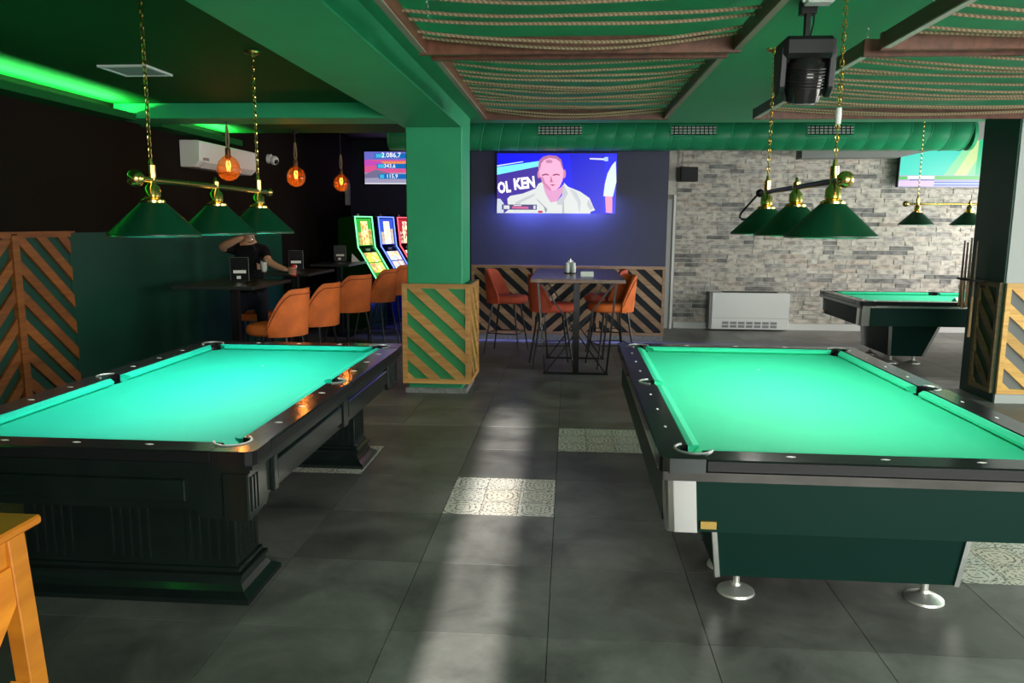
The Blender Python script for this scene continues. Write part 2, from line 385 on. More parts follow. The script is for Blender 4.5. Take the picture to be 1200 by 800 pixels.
window(1, .95, 5.65, -2.2, -2.14, 'x', 'wide white framed frosted shop window behind the viewer')
window(2, 7.14, 7.2, 8.1, 11.9, 'y', 'white framed frosted window beside the far pool table')
window(3, 7.14, 7.2, 2.4, 6.0, 'y', 'white framed frosted window beside the near pool table')
# ceilings and beams
struct('ceiling', B().box(-1.02, 7.4, -2.4, 8.3, 2.70, 3.2).box(-1.58, -1.02, 7.95, 8.3, 2.70, 3.2), M['green'], 'green painted ceiling above the right pool table', 'ceiling')
M['green_shaded'] = mat('shaded_green_paint', (.005, .085, .022), .7, spec=.15)  # green paint with the left side's shade put into its colour
struct('ceiling_left', B().box(-4.2, -1.58, -2.4, 8.9, 2.67, 3.2), M['green_shaded'], 'shaded green ceiling above the carved pool table and side tables', 'ceiling')
struct('ceiling_void', B().box(-4.6, 7.4, 7.95, 14.8, 3.2, 3.3), M['grey_ceiling'], 'dark grey raised ceiling over the back of the room', 'ceiling')
struct('ceiling_beam', B().box(-1.58, -1.02, -2.4, 7.95, 2.545, 3.2), M['green_beam'], 'wide green ceiling beam running from the pillar to the viewer', 'beam', bevel=.006)
struct('ceiling_beam', B().box(-4.0, -1.58, 6.68, 7.1, 2.545, 2.67), M['green_beam'], 'green cross beam over the left side seating', 'beam')
cv = struct('cove_ledge', B().box(-4.0, -3.80, -2.4, 6.68, 2.525, 2.545).box(-3.82, -3.80, -2.4, 6.68, 2.545, 2.585), M['green_shaded'], 'green light cove ledge along the near part of the dark left wall', 'ledge')
cv2 = struct('cove_ledge', B().box(-4.0, -3.80, 7.1, 8.9, 2.525, 2.545).box(-3.82, -3.80, 7.1, 8.9, 2.545, 2.585), M['green_shaded'], 'green light cove ledge behind the cross beam over the air conditioner', 'ledge')
for c_, a, b in ((cv, -2.2, 6.6), (cv2, 7.2, 8.8)):
    B().box(-3.92, -3.905, a, b, 2.545, 2.551).build('led_strip', M['led_green'], c_)
    o = light('led_cove_light', 'AREA', (-3.905, (a+b)/2, 2.558), 24*(b-a), (.08, 1, .17), None, shape='RECTANGLE', size=.03, size_y=b-a); o.rotation_euler = (PI, math.radians(12), 0)
# grey bulkhead in the back right corner (polygon in X-Z)
struct('trim_1', B().prism([(3.4, 2.64), (4.0, 2.65), (4.84, 2.66), (6.12, 2.945), (7.19, 3.15), (7.19, 3.2), (3.4, 3.2)], lambda u, v, t: (u, t, v), 11.9, 12.2), mat('mid_grey_paint', (.2, .21, .2), .8), 'grey sloping bulkhead above the wall television', 'bulkhead')
struct('baseboard_back', B().box(1.7, 7.19, 12.5, 12.56, 0, .10), M['white_dull'], 'pale skirting board below the brick wall', 'skirting')
struct('baseboard_feature', B().box(-1.4, 1.36, 10.965, 11.0, 0, .085), M['skirting'], 'grey skirting under the slatted feature wall', 'skirting')
# door beside the brick wall
d1 = struct('door_1', B().box(.72, 1.66, 12.44, 12.56, 0, 2.12), mat('taupe_frame', (.25, .23, .2), .6), 'taupe door frame with white edge beside the brick wall', 'door')
B().box(1.63, 1.665, 12.42, 12.44, 0, 2.12).build('white_edge', M['white'], d1)
B().box(.80, 1.60, 12.42, 12.44, .01, 2.05).build('door_leaf', M['grey_wall'], d1)
B().sphere((.88, 12.39, 1.0), .03, 10).build('door_knob', M['chrome'], d1)

# bricks
bm_cols = [(.58, .545, .48), (.51, .48, .43), (.54, .495, .43), (.39, .375, .35), (.22, .215, .205), (.53, .46, .39)]
bw = [6, 5, 4, 3, 2.2, 1.2]
bmats = [mat('brick_tone', c, .85, bump=(30, .5), rnd=.08) for c in bm_cols]
for q, c in zip(bmats, bm_cols):   # blotches in world space, so that every brick differs
    nt = q.node_tree; b_ = nt.nodes['Principled BSDF']; hs = [x for x in nt.nodes if x.type == 'HUE_SAT'][0]
    gm = nt.nodes.new('ShaderNodeNewGeometry'); mp = nt.nodes.new('ShaderNodeMapping'); mp.inputs['Scale'].default_value = (9, 9, 17); n_ = nt.nodes.new('ShaderNodeTexNoise'); n_.inputs['Scale'].default_value = 1.0; n_.inputs['Detail'].default_value = 5
    nt.links.new(gm.outputs['Position'], mp.inputs['Vector']); nt.links.new(mp.outputs['Vector'], n_.inputs['Vector'])
    r_ = nt.nodes.new('ShaderNodeValToRGB'); r_.color_ramp.elements[0].position = .40; r_.color_ramp.elements[1].position = .56
    r_.color_ramp.elements[0].color = (c[0]*.55, c[1]*.55, c[2]*.56, 1); r_.color_ramp.elements[1].color = (*c, 1)
    nt.links.new(n_.outputs['Fac'], r_.inputs['Fac']); nt.links.new(r_.outputs['Color'], hs.inputs['Color'])
bmesh_ = []
for q in bmats:
    t = B().box(-.5, .5, -.5, .5, -.5, .5).build('brick', q); bmesh_.append(t.data); bpy.data.objects.remove(t)
ch = .0735; bl = []; z = .10
while z < 3.1:
    x = 1.69-random.random()*.2
    while x < 7.15:
        Lb = random.choice((.16, .22, .3, .36, .42)); a, c = max(x, 1.69), min(x+Lb, 7.15)
        if c-a > .05: bl.append((a, c, z, z+ch, random.random()))
        x += Lb
    z += ch
def shown(q):
    cx, cz = (q[0]+q[1])/2, q[2]
    return cx < 6.1 and cz < 2.72 and not (2.2 < cx < 3.55 and cz < .52) and not (cx > 3.6 and cz < .6) and not (2.6 < cx < 4.0 and 1.55 < cz < 1.85) and not (cx > 4.95 and 2.25 < cz)
order = sorted(range(len(bl)), key=lambda i: -(bl[i][1]-bl[i][0])*(1 if shown(bl[i]) else .01)); top = set(order[:300])
rb = B(); jt = .005
for i, (a, c, z0, z1, rv) in enumerate(bl):
    mi = random.choices(range(6), bw)[0]; dp = .008+.012*rv
    if i in top:
        o = bpy.data.objects.new('brick', bmesh_[mi]); COL.objects.link(o); o.parent = wb
        o.location = ((a+c)/2, 12.56-dp/2, (z0+z1)/2); o.scale = (c-a-2*jt, dp, z1-z0-2*jt)
    else:
        rb.cur = mi; rb.box(a+jt, c-jt, 12.56-dp, 12.56, z0+jt, z1-jt)
tag(rb.build('brick_field', bmats, wb), kind='stuff')

# ------------------------------------------------------------ slatted cladding
def cladding(parent, fn, W, H, direction, pitch, sw, wm, back, thick=.02, frame=.045, x0=0, backing=True, left=True, right=True, t0=0):
    """fn(u,v,t) -> xyz, t outwards. direction +1: slats fall to the right ("\\")"""
    if backing: B().prism([(x0, 0), (x0+W, 0), (x0+W, H), (x0, H)], fn, t0, t0+.006).build('backing_board', back, parent)
    f = frame
    def rail(a, b, c, d): B().prism([(a, c), (b, c), (b, d), (a, d)], fn, t0+.006, t0+.006+thick+.008).build('frame_rail', wm, parent)
    rail(x0, x0+W, 0, f); rail(x0, x0+W, H-f, H)
    if left: rail(x0, x0+f, f, H-f)
    if right: rail(x0+W-f, x0+W, f, H-f)
    a0 = x0+(f if left else 0); a1 = x0+W-(f if right else 0)
    sl = .9*direction   # drop per unit of u
    v = -abs(W*.9)-pitch
    while v < H+W*.9+pitch:
        c = v+(.9*W if direction > 0 else 0)-(0 if direction > 0 else 0)
        pl = [(a0-.01, c-sl*(-.01)), (a1+.01, c-sl*(a1-a0+.01)), (a1+.01, c+sw-sl*(a1-a0+.01)), (a0-.01, c+sw+sl*.01)]
        pl = clip(pl, a0, a1, f, H-f)
        if len(pl) >= 3:
            ar = abs(sum(pl[i-1][0]*pl[i][1]-pl[i][0]*pl[i-1][1] for i in range(len(pl))))/2
            if ar > .0012: B().prism(pl, fn, t0+.006, t0+.006+thick).build('slat', wm, parent)
        v += pitch

# green pillar
pl1 = struct('pillar', B().box(-1.56, -1.02, 7.36, 7.93, 0, 2.56), M['green'], 'green pillar with oak slat cladding around its foot', 'pillar', bevel=.01)
M['green_back'] = mat('bright_green_backing', (.03, .27, .09), .6)
zb = .105
cladding(pl1, lambda u, v, t: (-1.60+u, 7.32-t, zb+v), .66, .975, 1, .235, .108, M['oak'], M['green_back'])
cladding(pl1, lambda u, v, t: (-.965+t, 7.30+u, zb+v), .66, .975, 1, .235, .108, M['oak'], M['green_back'])
B().box(-1.60, -.965, 7.32, 7.96, zb+.01, zb+.96).build('cladding_core', M['green_back'], pl1)
B().box(-1.585, -.98, 7.335, 7.94, 0, .05).build('plinth', M['skirting'], pl1)
# feature wall cladding (three panels) and television wall
M['navy_back'] = mat('navy_backing', (.012, .016, .024), .7)
for k, dr in enumerate((1, -1, 1)):
    cladding(wf, lambda u, v, t, k=k: (-1.39+k*.917+u, 10.99-t, .085+v), .917, .985, dr, .215, .100, M['oak_dark'], M['navy_back'], left=(k == 0), right=True, frame=.04)
# wood panel on the left wall : slats falling away from a centre post
PY = 5.27
cladding(wl, lambda u, v, t: (-3.995+t, PY+.03+u, .0+v), .60, 1.56, 1, .215, .10, M['oak_left'], M['green_lower'], left=False, right=False, frame=.03)
cladding(wl, lambda u, v, t: (-3.995+t, PY-.03-.70+u, .0+v), .70, 1.56, -1, .215, .10, M['oak_left'], M['green_lower'], left=False, right=False, frame=.03)
B().box(-3.995, -3.955, PY-.035, PY+.035, 0, 1.55).build('centre_post', M['oak_left'], wl)
B().box(-4.0, -3.93, 4.5, 5.91, 1.56, 1.575).build('top_cap', M['oak_left'], wl)

# right pillar: dark green side, grey front with honey slats
pl2 = B(); pl2.box(4.06, 5.2, 7.50, 8.12, 0, 2.70)
pl2 = struct('pillar', pl2, M['green_lower'], 'dark green pillar with cue rack at the right edge', 'pillar')
B().box(4.075, 5.2, 7.49, 7.50, 0, 2.70).build('front_face', M['grey_wall'], pl2)
M['grey_mid'] = mat('mid_grey_backing', (.17, .175, .17), .8)
cladding(pl2, lambda u, v, t: (4.07+u, 7.49-t, .09+v), 1.1, 1.05, 1, .25, .115, M['oak_bright'], M['grey_mid'], right=False)
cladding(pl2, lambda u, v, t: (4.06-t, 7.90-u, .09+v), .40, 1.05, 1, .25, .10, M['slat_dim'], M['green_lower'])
B().box(4.065, 5.2, 7.462, 7.49, 0, .085).build('plinth', M['grey_wall'], pl2)

# ------------------------------------------------------------ air duct along the back
dk = thing('air_duct', 'round green spiral air duct under the ceiling above the television', 'air duct', (0, 10.62, 2.83))
R = .2; x = -2.42; n = 0
sec = None
while x < 5.05:
    if sec is None:
        b = B(); sl = .06
        pr = [(R-.004, 0), (R, .006), (R, .232), (R+.006, .236), (R+.006, .244), (R-.004, .25)]
        vs = []; fs = []; N = 28
        for r_, a_ in pr:
            for k in range(N):
                t = 2*PI*k/N; vs.append((a_+.045*math.sin(t), r_*math.cos(t), r_*math.sin(t)))
        for i in range(len(pr)-1):
            for k in range(N): fs.append((i*N+k, i*N+(k+1) % N, (i+1)*N+(k+1) % N, (i+1)*N+k))
        sec = b.add(vs, fs).build('duct_section', M['duct'], dk, smooth=True); o = sec
    else: o = sec.copy(); COL.objects.link(o)
    o.location = (x, 0, 0); x += .25
B().lathe([(0, 0), (R*.9, 0), (R, .01), (R, .05), (R*.96, .055), (0, .055)], (x+.02, 0, 0), 28, 'x').build('end_cap', M['duct'], dk, smooth=True)
B().lathe([(0, 0), (R*.9, 0), (R, .01), (R, .05), (R*.96, .055), (0, .055)], (-2.47, 0, 0), 28, 'x').build('end_cap', M['duct'], dk, smooth=True)
for hx in (-1.2, 1.0, 3.2, 5.0): B().cyl((hx, 0, R-.01), (hx, 0, .37), .006, n=6).build('hanger_rod', M['chrome'], dk)
def grille(gx):
    gz = .035; gy = -R+.008
    bk = B().box(-.30, .30, -.002, .03, -.075, .075).build('air_grille', M['black'], dk); bk.location = (gx, gy, gz); bk.rotation_euler = (math.radians(-8), 0, 0)
    B().box(-.30, .30, -.022, -.002, .06, .075).box(-.30, .30, -.022, -.002, -.075, -.06).box(-.30, -.285, -.022, -.002, -.06, .06).box(.285, .30, -.022, -.002, -.06, .06).build('frame', M['duct'], bk)
    s0 = None
    for i in range(3):
        if s0 is None: s0 = B().bar((-.285, -.013, 0), (.285, -.013, 0), .012, .017, (0, .3, 1)).build('louvre', M['white'], bk); o = s0
        else: o = s0.copy(); COL.objects.link(o)
        o.location = (0, 0, -.035+i*.036)
    s0 = None
    for i in range(10):
        if s0 is None: s0 = B().box(-.006, .006, -.022, -.008, -.06, .06).build('fin', M['black'], bk); o = s0
        else: o = s0.copy(); COL.objects.link(o)
        o.location = (-.25+i*.055, 0, 0)
for gx in (-.145, 1.586, 3.316): grille(gx)

# ------------------------------------------------------------ pool tables
def pool_table(name, label, loc, rz, W, L, style, cloth):
    T = thing(name, label, 'pool table', loc, rz)
    ZT, ZB = .79, .752                  # rail top, bed
    rw, cw = .13, .05                   # rail width, cushion width
    hx, hy = W/2, L/2; ix, iy = hx-rw, hy-rw
    PC = [(sx*(ix-.012), sy*(iy-.012)) for sx in (-1, 1) for sy in (-1, 1)]; PS = [(sx*(ix+.025), 0) for sx in (-1, 1)]
    rc, rs = .068, .062
    def cutters(dr=0):
        cs = []
        for x, y in PC: cs.append(B().cyl((x, y, .55), (x, y, .9), rc+dr, n=28).build('cutter', M['black']))
        for x, y in PS: cs.append(B().cyl((x, y, .55), (x, y, .9), rs+dr, n=28).build('cutter', M['black']))
        return cs
    cs = cutters()
    bed = B().box(-ix, ix, -iy, iy, ZB-.03, ZB).build('bed_cloth', cloth)
    cut(bed, cs); bed.parent = T
    rail_m = M['rail_black']
    rails = []
    cl = .17
    def piece(nm, x0, x1, y0, y1, cuts, mt=None, bv=.006):
        o = B().box(x0, x1, y0, y1, ZT-.05, ZT).build(nm, mt or rail_m, bevel=bv)
        if cuts: cut(o, cs)
        o.parent = T; return o
    for sx in (-1, 1):
        for sy in (-1, 1): piece('rail', sx*ix, sx*hx, sy*.0005, sy*(hy-cl), True)
    for sy in (-1, 1): piece('rail', -(hx-cl), hx-cl, sy*iy, sy*hy, False)
    # corner castings: an L around the pocket
    for sx in (-1, 1):
        for sy in (-1, 1):
            b = B(); pts = [(hx-cl+.001, iy), (ix, iy), (ix, hy-cl+.001), (hx-.012, hy-cl+.001), (hx, hy-cl+.001), (hx, hy-.035), (hx-.01, hy-.01), (hx-.035, hy), (hx-cl+.001, hy)]
            b.prism([(sx*u, sy*v) for u, v in pts], lambda u, v, t: (u, v, t), ZT-.055, ZT+.0015)
            o = b.build('corner_casting', M['rail_dark_chrome'] if style == 'modern' else rail_m); cut(o, cs); o.parent = T
    for c in cs: kill(c)
    # cushions (cloth-covered wedge), nose towards the bed
    nose = ZT-.012
    def cushion(p0, p1, nrm, e0, e1):
        """p0,p1 back-line ends on the rail; nrm inwards; e0,e1 how much the nose is shortened at the ends"""
        p0, p1, nr = Vector(p0), Vector(p1), Vector(nrm); d = (p1-p0).normalized()
        def sect(p, s, e):
            q = p+nr*cw+d*s*e
            return [(p.x, p.y, ZT-.004), (p.x+nr.x*.02, p.y+nr.y*.02, ZT-.001), (q.x, q.y, nose), (q.x, q.y, nose-.012), (q.x-nr.x*.018, q.y-nr.y*.018, ZB+.0005), (p.x, p.y, ZB+.0005)]
        a = sect(p0, 1, e0); c = sect(p1, -1, e1); n = 6
        b = B().add(a+c, [tuple(range(n))[::-1], tuple(range(n, 2*n))]+[(i, (i+1) % n, n+(i+1) % n, n+i) for i in range(n)])
        b.build('cushion', cloth, T)
    ca, sa = .085, .062
    for sx in (-1, 1):
        cushion((sx*ix, -iy+ca-.02, 0), (sx*ix, -sa, 0), (-sx, 0, 0), .05, .018)
        cushion((sx*ix, sa, 0), (sx*ix, iy-ca+.02, 0), (-sx, 0, 0), .018, .05)
    for sy in (-1, 1): cushion((-ix+ca-.02, sy*iy, 0), (ix-ca+.02, sy*iy, 0), (0, -sy, 0), .05, .05)
    # pockets
    for k, (x, y) in enumerate(PC+PS):
        r = rc if k < 4 else rs
        pk = B().lathe([(r, ZB-.002), (r-.001, .66), (r*.6, .61), (0, .60)], (x, y, 0), 24).build('pocket', M['leather'], T, smooth=True)
        a0 = math.atan2(y if k < 4 else 0, x); sp = math.radians(118 if k < 4 else 80)
        arc = [(x+(r+.004)*math.cos(a0-sp+2*sp*i/18), y+(r+.004)*math.sin(a0-sp+2*sp*i/18), ZT+.001) for i in range(19)]
        arc = [q for q in arc if max(abs(q[0])-ix, abs(q[1])-iy) > -.002]
        if len(arc) > 2: B().tube(arc, .006, 6).build('pocket_rim', M['rim_grey'], pk, smooth=True)
    # sights
    s0 = None
    def sight(x, y, rot):
        nonlocal s0
        if s0 is None: s0 = B().prism([(-.018, 0), (0, -.007), (.018, 0), (0, .007)], lambda u, v, t: (u, v, t), ZT-.002, ZT+.0012).build('sight', M['pearl'], T); o = s0
        else: o = s0.copy(); COL.objects.link(o)
        o.location = (x, y, 0); o.rotation_euler = (0, 0, rot)
    for sx in (-1, 1):
        for sy in (-1, 1):
            for k in (1, 2, 3): sight(sx*(ix+rw*.45), sy*(iy-.02)*k/4, PI/2 if style != 'gothic' else 0)
    for sy in (-1, 1):
        for k in (-1, 0, 1): sight((ix-.02)*k/2, sy*(iy+rw*.45), 0)
    B().cyl((0, iy*.5, ZB), (0, iy*.5, ZB+.0008), .008, n=10).build('foot_spot', M['pearl'], T)
    if style == 'gothic':
        m_ = M['lacquer']
        # moulding under the rail, apron, corner blocks with flutes, raised panels
        for z0, z1, e in ((ZT-.075, ZT-.05, .012), (ZT-.095, ZT-.075, .03)):
            for sx in (-1, 1): B().box(sx*(hx-e), sx*(hx-.11), -hy+e, hy-e, z0, z1).build('rail_moulding', m_, T)
            for sy in (-1, 1): B().box(-hx+.11, hx-.11, sy*(hy-e), sy*(hy-.11), z0, z1).build('rail_moulding', m_, T)
        zt = ZT-.095
        for sx in (-1, 1):
            pts = [(-hy+.05, zt), (-hy+.05, .50), (-hy+.24, .50), (-hy+.27, .535), (hy-.27, .535), (hy-.24, .50), (hy-.05, .50), (hy-.05, zt)]
            ap = B().prism(pts, lambda u, v, t: (t, u, v), sx*(hx-.09), sx*(hx-.055)).build('side_apron', m_, T)
            for a, c in ((-hy+.34, -.07), (.07, hy-.34)): B().box(sx*(hx-.055), sx*(hx-.040), a, c, .57, .66).build('raised_panel', m_, ap, bevel=.004)
            for sy in (-1, 1):
                B().box(sx*(hx-.055), sx*(hx-.036), sy*(hy-.29), sy*(hy-.33), .535, zt-.005).build('apron_block', m_, ap, bevel=.003)
            B().box(sx*(hx-.055), sx*(hx-.036), -.045, .045, .535, zt-.005).build('apron_block', m_, ap, bevel=.003)
        for sy in (-1, 1):
            ap = B().prism([(-hx+.055, zt), (-hx+.055, .50), (-hx+.24, .50), (-hx+.27, .535), (hx-.27, .535), (hx-.24, .50), (hx-.055, .50), (hx-.055, zt)], lambda u, v, t: (u, t, v), sy*(hy-.09), sy*(hy-.05)).build('end_apron', m_, T)
            B().box(-hx+.3, hx-.3, sy*(hy-.05), sy*(hy-.036), .57, .66).build('raised_panel', m_, ap, bevel=.004)
        for sy in (-1, 1):
            cy = -(hy-.50) if sy < 0 else hy-.29; px, py = hx-.26, .12
            ped = B().box(-px, px, cy-py, cy+py, .13, .70).build('pedestal', m_, T, bevel=.004)
            # flared foot as stacked rectangles
            vs = []; fs = []
            prof = [(.075, 0), (.075, .022), (.062, .03), (.040, .045), (.024, .07), (.016, .095), (.03, .098), (.03, .115), (.012, .122), (.012, .14), (0, .141)]
            for e, z_ in prof: vs += [(-px-e, cy-py-e, z_), (px+e, cy-py-e, z_), (px+e, cy+py+e, z_), (-px-e, cy+py+e, z_)]
            for i in range(len(prof)-1):
                for k in range(4): fs.append((i*4+k, i*4+(k+1) % 4, i*4+4+(k+1) % 4, i*4+4+k))
            fs += [(3, 2, 1, 0), tuple(range(len(vs)-4, len(vs)))]
            B().add(vs, fs).build('pedestal_foot', m_, T)
            for gx in (-px+.13, 0, px-.13):
                for k in range(-2, 3):
                    for fy in (cy-py, cy+py): B().box(gx+k*.042-.009, gx+k*.042+.009, fy-.007, fy+.007, .17, .60).build('flute', m_, ped)
            for fx in (-px, px):
                for k in range(-2, 3): B().box(fx-.007, fx+.007, cy+k*.042-.009, cy+k*.042+.009, .17, .60).build('flute', m_, ped)
        for sx in (-1, 1):
            for sy in (-1, 1):
                cb = B().box(sx*(hx-.15), sx*(hx-.043), sy*(hy-.15), sy*(hy-.038), .495, zt).build('corner_block', m_, T, bevel=.006)
                for k in range(3): B().box(sx*(hx-.044), sx*(hx-.037), sy*(hy-.062-.03*k), sy*(hy-.074-.03*k), .53, .67).build('flute', m_, cb)
        B().box(-.2, .2, -hy+.5, hy-.5, .28, .40).build('stretcher', m_, T)
        B().box(-hx+.12, hx-.12, -hy+.12, hy-.12, .60, .70).build('slate_frame', m_, T)
    else:
        m_ = M['laminate']
        # chrome-edged trim under the rails
        for sx in (-1, 1): B().box(sx*(hx-.03), sx*(hx-.004), -hy+.12, hy-.12, ZT-.075, ZT-.05).build('side_trim', M['chrome'], T)
        for sy in (-1, 1): B().box(-hx+.012, hx-.012, sy*(hy-.028), sy*(hy-.002), ZT-.085, ZT-.05).build('end_trim', M['bronze_trim'], T)
        za, zbm = ZT-.06, .50
        for sy in (-1, 1):
            B().prism([(-hx+.10, za), (-hx+.13, zbm), (hx-.13, zbm), (hx-.10, za)], lambda u, v, t: (u, t, v), sy*(hy-.06), sy*(hy-.02)).build('end_apron', m_, T)
        for sx in (-1, 1):
            B().prism([(-hy+.10, za), (-hy+.13, zbm), (hy-.13, zbm), (hy-.10, za)], lambda u, v, t: (t, u, v), sx*(hx-.06), sx*(hx-.03)).build('side_apron', m_, T)
        for sx in (-1, 1):
            for sy in (-1, 1):
                pts = [(hx-.135, hy-.012), (hx-.05, hy-.012), (hx-.03, hy-.018), (hx-.02, hy-.03), (hx-.02, hy-.12), (hx-.07, hy-.12), (hx-.07, hy-.07), (hx-.135, hy-.07)]
                vs = [(sx*u, sy*v, za+.005) for u, v in pts]+[(sx*(u-.014), sy*v, zbm-.002) for u, v in pts]; n = len(pts)
                B().add(vs, [tuple(range(n)), tuple(range(n, 2*n))[::-1]]+[(i, (i+1) % n, n+(i+1) % n, n+i) for i in range(n)]).build('corner_leg_plate', M['chrome'], T)
        B().box(-hx+.07, hx-.07, -hy+.07, hy-.07, zbm+.02, .70).build('cabinet_core', m_, T)
        for sy in (-1, 1):
            y0, y1 = hy-.47, hy-1.05     # outer, inner
            pw = hx-.28
            pts = [(y0, .52), (y1, .52), (y1+.16, .10), (y0-.03, .10)]
            vs = []
            for fx, tp in ((-1, .05), (1, .05)):
                for i, (yy, zz) in enumerate(pts): vs.append((fx*(pw-(tp if i >= 2 else 0)), sy*yy, zz))
            ped = B().add(vs, [(0,1,2,3), (7,6,5,4), (0,4,5,1), (1,5,6,2), (2,6,7,3), (3,7,4,0)]).build('pedestal', m_, T)
            for fx in (-1, 1):
                for (i, j) in ((0, 3), (1, 2)):
                    a = Vector((fx*pw, sy*pts[i][0], pts[i][1])); c = Vector((fx*(pw-.05), sy*pts[j][0], pts[j][1]))
                    B().bar(a, c, .022, .03, (0, 1, 0)).build('edge_trim', M['chrome'], ped)
                for yy in (pts[3][0]-.06, pts[2][0]+.06):
                    ft = B().lathe([(0, .045), (.02, .045), (.024, .035), (.06, .022), (.082, .010), (.085, 0), (0, 0)], (fx*(pw-.15), sy*yy, 0), 24).build('leveller_foot', M['satin_steel'], T, smooth=True)
                    B().cyl((fx*(pw-.15), sy*yy, .03), (fx*(pw-.15), sy*yy, .105), .016, n=12).build('foot_stem', M['satin_steel'], ft, smooth=True)
        pltx = -hx+.19
        p_ = B().box(pltx-.03, pltx+.03, -hy+.008, -hy+.021, .515, .545).build('name_plate', M['gold_plate'], T)
    return T
M['rail_dark_chrome'] = mat('dark_chrome_casting', (.10, .11, .11), .14, metal=.9)
M['bronze_trim'] = mat('steel_end_trim', (.13, .125, .115), .18, metal=1, noise=(6, .7))
LT = pool_table('pool_table', 'black carved pool table with turquoise green cloth on fluted pedestals', (-1.935, 4.085, 0), 0, 1.50, 2.68, 'gothic', M['cloth'])
RT = pool_table('pool_table', 'black pool table with chrome corners and emerald cloth in the right foreground', (1.21, 4.245, 0), math.radians(-.3), 1.69, 2.86, 'modern', M['cloth_b'])
FT = pool_table('pool_table', 'far black and chrome pool table in front of the brick wall', (4.83, 9.94, 0), -PI/2, 1.52, 2.86, 'modern', M['cloth_b'])
t = thing('tent_card', 'small white folded card lying on the far pool table', 'card', (4.80, 9.72, .753), .1)
B().prism([(-.07, 0), (0, .05), (.07, 0), (.066, 0), (0, .045), (-.066, 0)], lambda u, v, t: (t, u, v), -.1, .1).build('card_sheet', M['paper'], t)

# ------------------------------------------------------------ pendant lamps over the tables
def chain(b, p0, p1, link=.034, r=.0028, w_=.008):
    p0, p1 = Vector(p0), Vector(p1); d = p1-p0; Ld = d.length; d.normalize(); n = max(2, int(Ld/(link*.78)))
    a = d.cross(Vector((.3, 1, .1))).normalized(); c = d.cross(a)
    for i in range(n):
        m_ = p0+d*((i+.5)*Ld/n); s_ = a if i % 2 else c; h = link/2-w_
        pth = []
        for k in range(10):
            t = 2*PI*k/10; pth.append(m_+s_*w_*math.cos(t)+d*(w_*math.sin(t)+(h if math.sin(t) > .01 else -h if math.sin(t) < -.01 else 0)))
        b.tube(pth, r, 4, closed=True)
    return b
def pendant(label, loc, rz, offs, half, barm, zc, near_brass, brackets=(), chain_offs=None):
    """loc = bar centre; lamps at local y offs; chains rise to zc"""
    T = thing('billiard_pendant_lamp', label, 'lamp', loc, rz, 'billiard pendant lamps over the pool tables')
    B().tube([(0, -half, 0), (0, half, 0)], .014, 12).build('bar', barm, T, smooth=True)
    for sy, mm in ((-1, M['brass'] if near_brass else barm), (1, barm)):
        B().sphere((0, sy*(half+.02), 0), .038 if sy < 0 else .026, 16).build('ball_end', mm, T, smooth=True)
    for y in offs:
        sh = B().lathe([(.050, -.10), (.053, -.10), (.205, -.247), (.205, -.255), (.201, -.255), (.199, -.248), (.048, -.104)], (0, y, 0), 40)
        k0 = len(sh.f); sh.m = [1 if (i//40) in (4, 5) else 0 for i in range(k0)]
        so = sh.build('shade', [M['shade'], M['shade_in']], T, smooth=True, recalc=False)
        B().tube([(.204*math.cos(2*PI*k/40), y+.204*math.sin(2*PI*k/40), -.255) for k in range(40)], .003, 5, closed=True).build('rim', M['chrome'], so, smooth=True)
        B().lathe([(0, .055), (.006, .05), (.010, .03), (.018, .026), (.018, .0), (.02, -.02), (.034, -.035), (.036, -.075), (.03, -.08), (.055, -.092), (.055, -.104), (.02, -.106)], (0, y, 0), 24).build('lamp_cap', M['brass'], T, smooth=True)
        bu = B().sphere((0, y, -.19), .03, 12).build('bulb', M['lamp'], T, smooth=True)
        ld = bpy.data.lights.new('lamp_glow', 'SPOT'); ld.energy = PEND[0]; ld.color = PEND[1]; ld.spot_size = math.radians(150); ld.spot_blend = .6; ld.shadow_soft_size = .05
        lo = bpy.data.objects.new('lamp_glow', ld); COL.objects.link(lo); lo.parent = T; lo.location = (0, y, -.235)
    for y in (chain_offs or (offs[0], offs[-1])):
        B().lathe([(0, .09), (.008, .085), (.012, .06), (.02, .055), (.02, .0), (.0, 0)], (0, y, .012), 16).build('chain_holder', M['brass'], T, smooth=True)
        chain(B(), (0, y, .095), (0, y, zc-loc[2]-.03)).build('chain', M['brass'], T, smooth=True)
        B().lathe([(0, -.035), (.012, -.03), (.02, -.02), (.045, -.012), (.05, 0), (0, 0)], (0, y, zc-loc[2]), 20).build('ceiling_rose', M['brass'], T, smooth=True)
    for y in brackets:
        B().tube([(-.012, y, .0), (-.11, y+.05, -.13), (-.115, y+.05, -.15), (-.10, y+.05, -.165), (.10, y+.05, -.165), (.115, y+.05, -.15), (.11, y+.05, -.13), (.012, y, 0)], .007, 8).build('end_bracket', M['black_metal'], T, smooth=True)
    return T
PEND = (30, (1, .97, .9))
pendant('brass bar pendant with three green cone shades over the carved left pool table', (-1.925, 4.11, 1.845), 0, (-.63, .02, .60), .745, M['brass'], 2.67, True)
pr_ = pendant('black bar pendant with three green cone shades over the right foreground pool table', (1.205, 4.31, 1.86), 0, (-.62, -.03, .59), .745, M['black_metal'], 2.70, True, brackets=(.74,))
B().lathe([(0, .04), (.012, .035), (.014, 0), (.012, -.035), (0, -.04)], (0, -.62, .29), 12).build('chain_connector', M['white'], pr_, smooth=True)
PEND = (14, (1, .97, .9))
pendant('brass bar pendant with green cone shades over the far pool table by the brick wall', (4.89, 9.95, 1.93), -PI/2, (-.62, 0, .62), .74, M['brass'], 3.2, False)

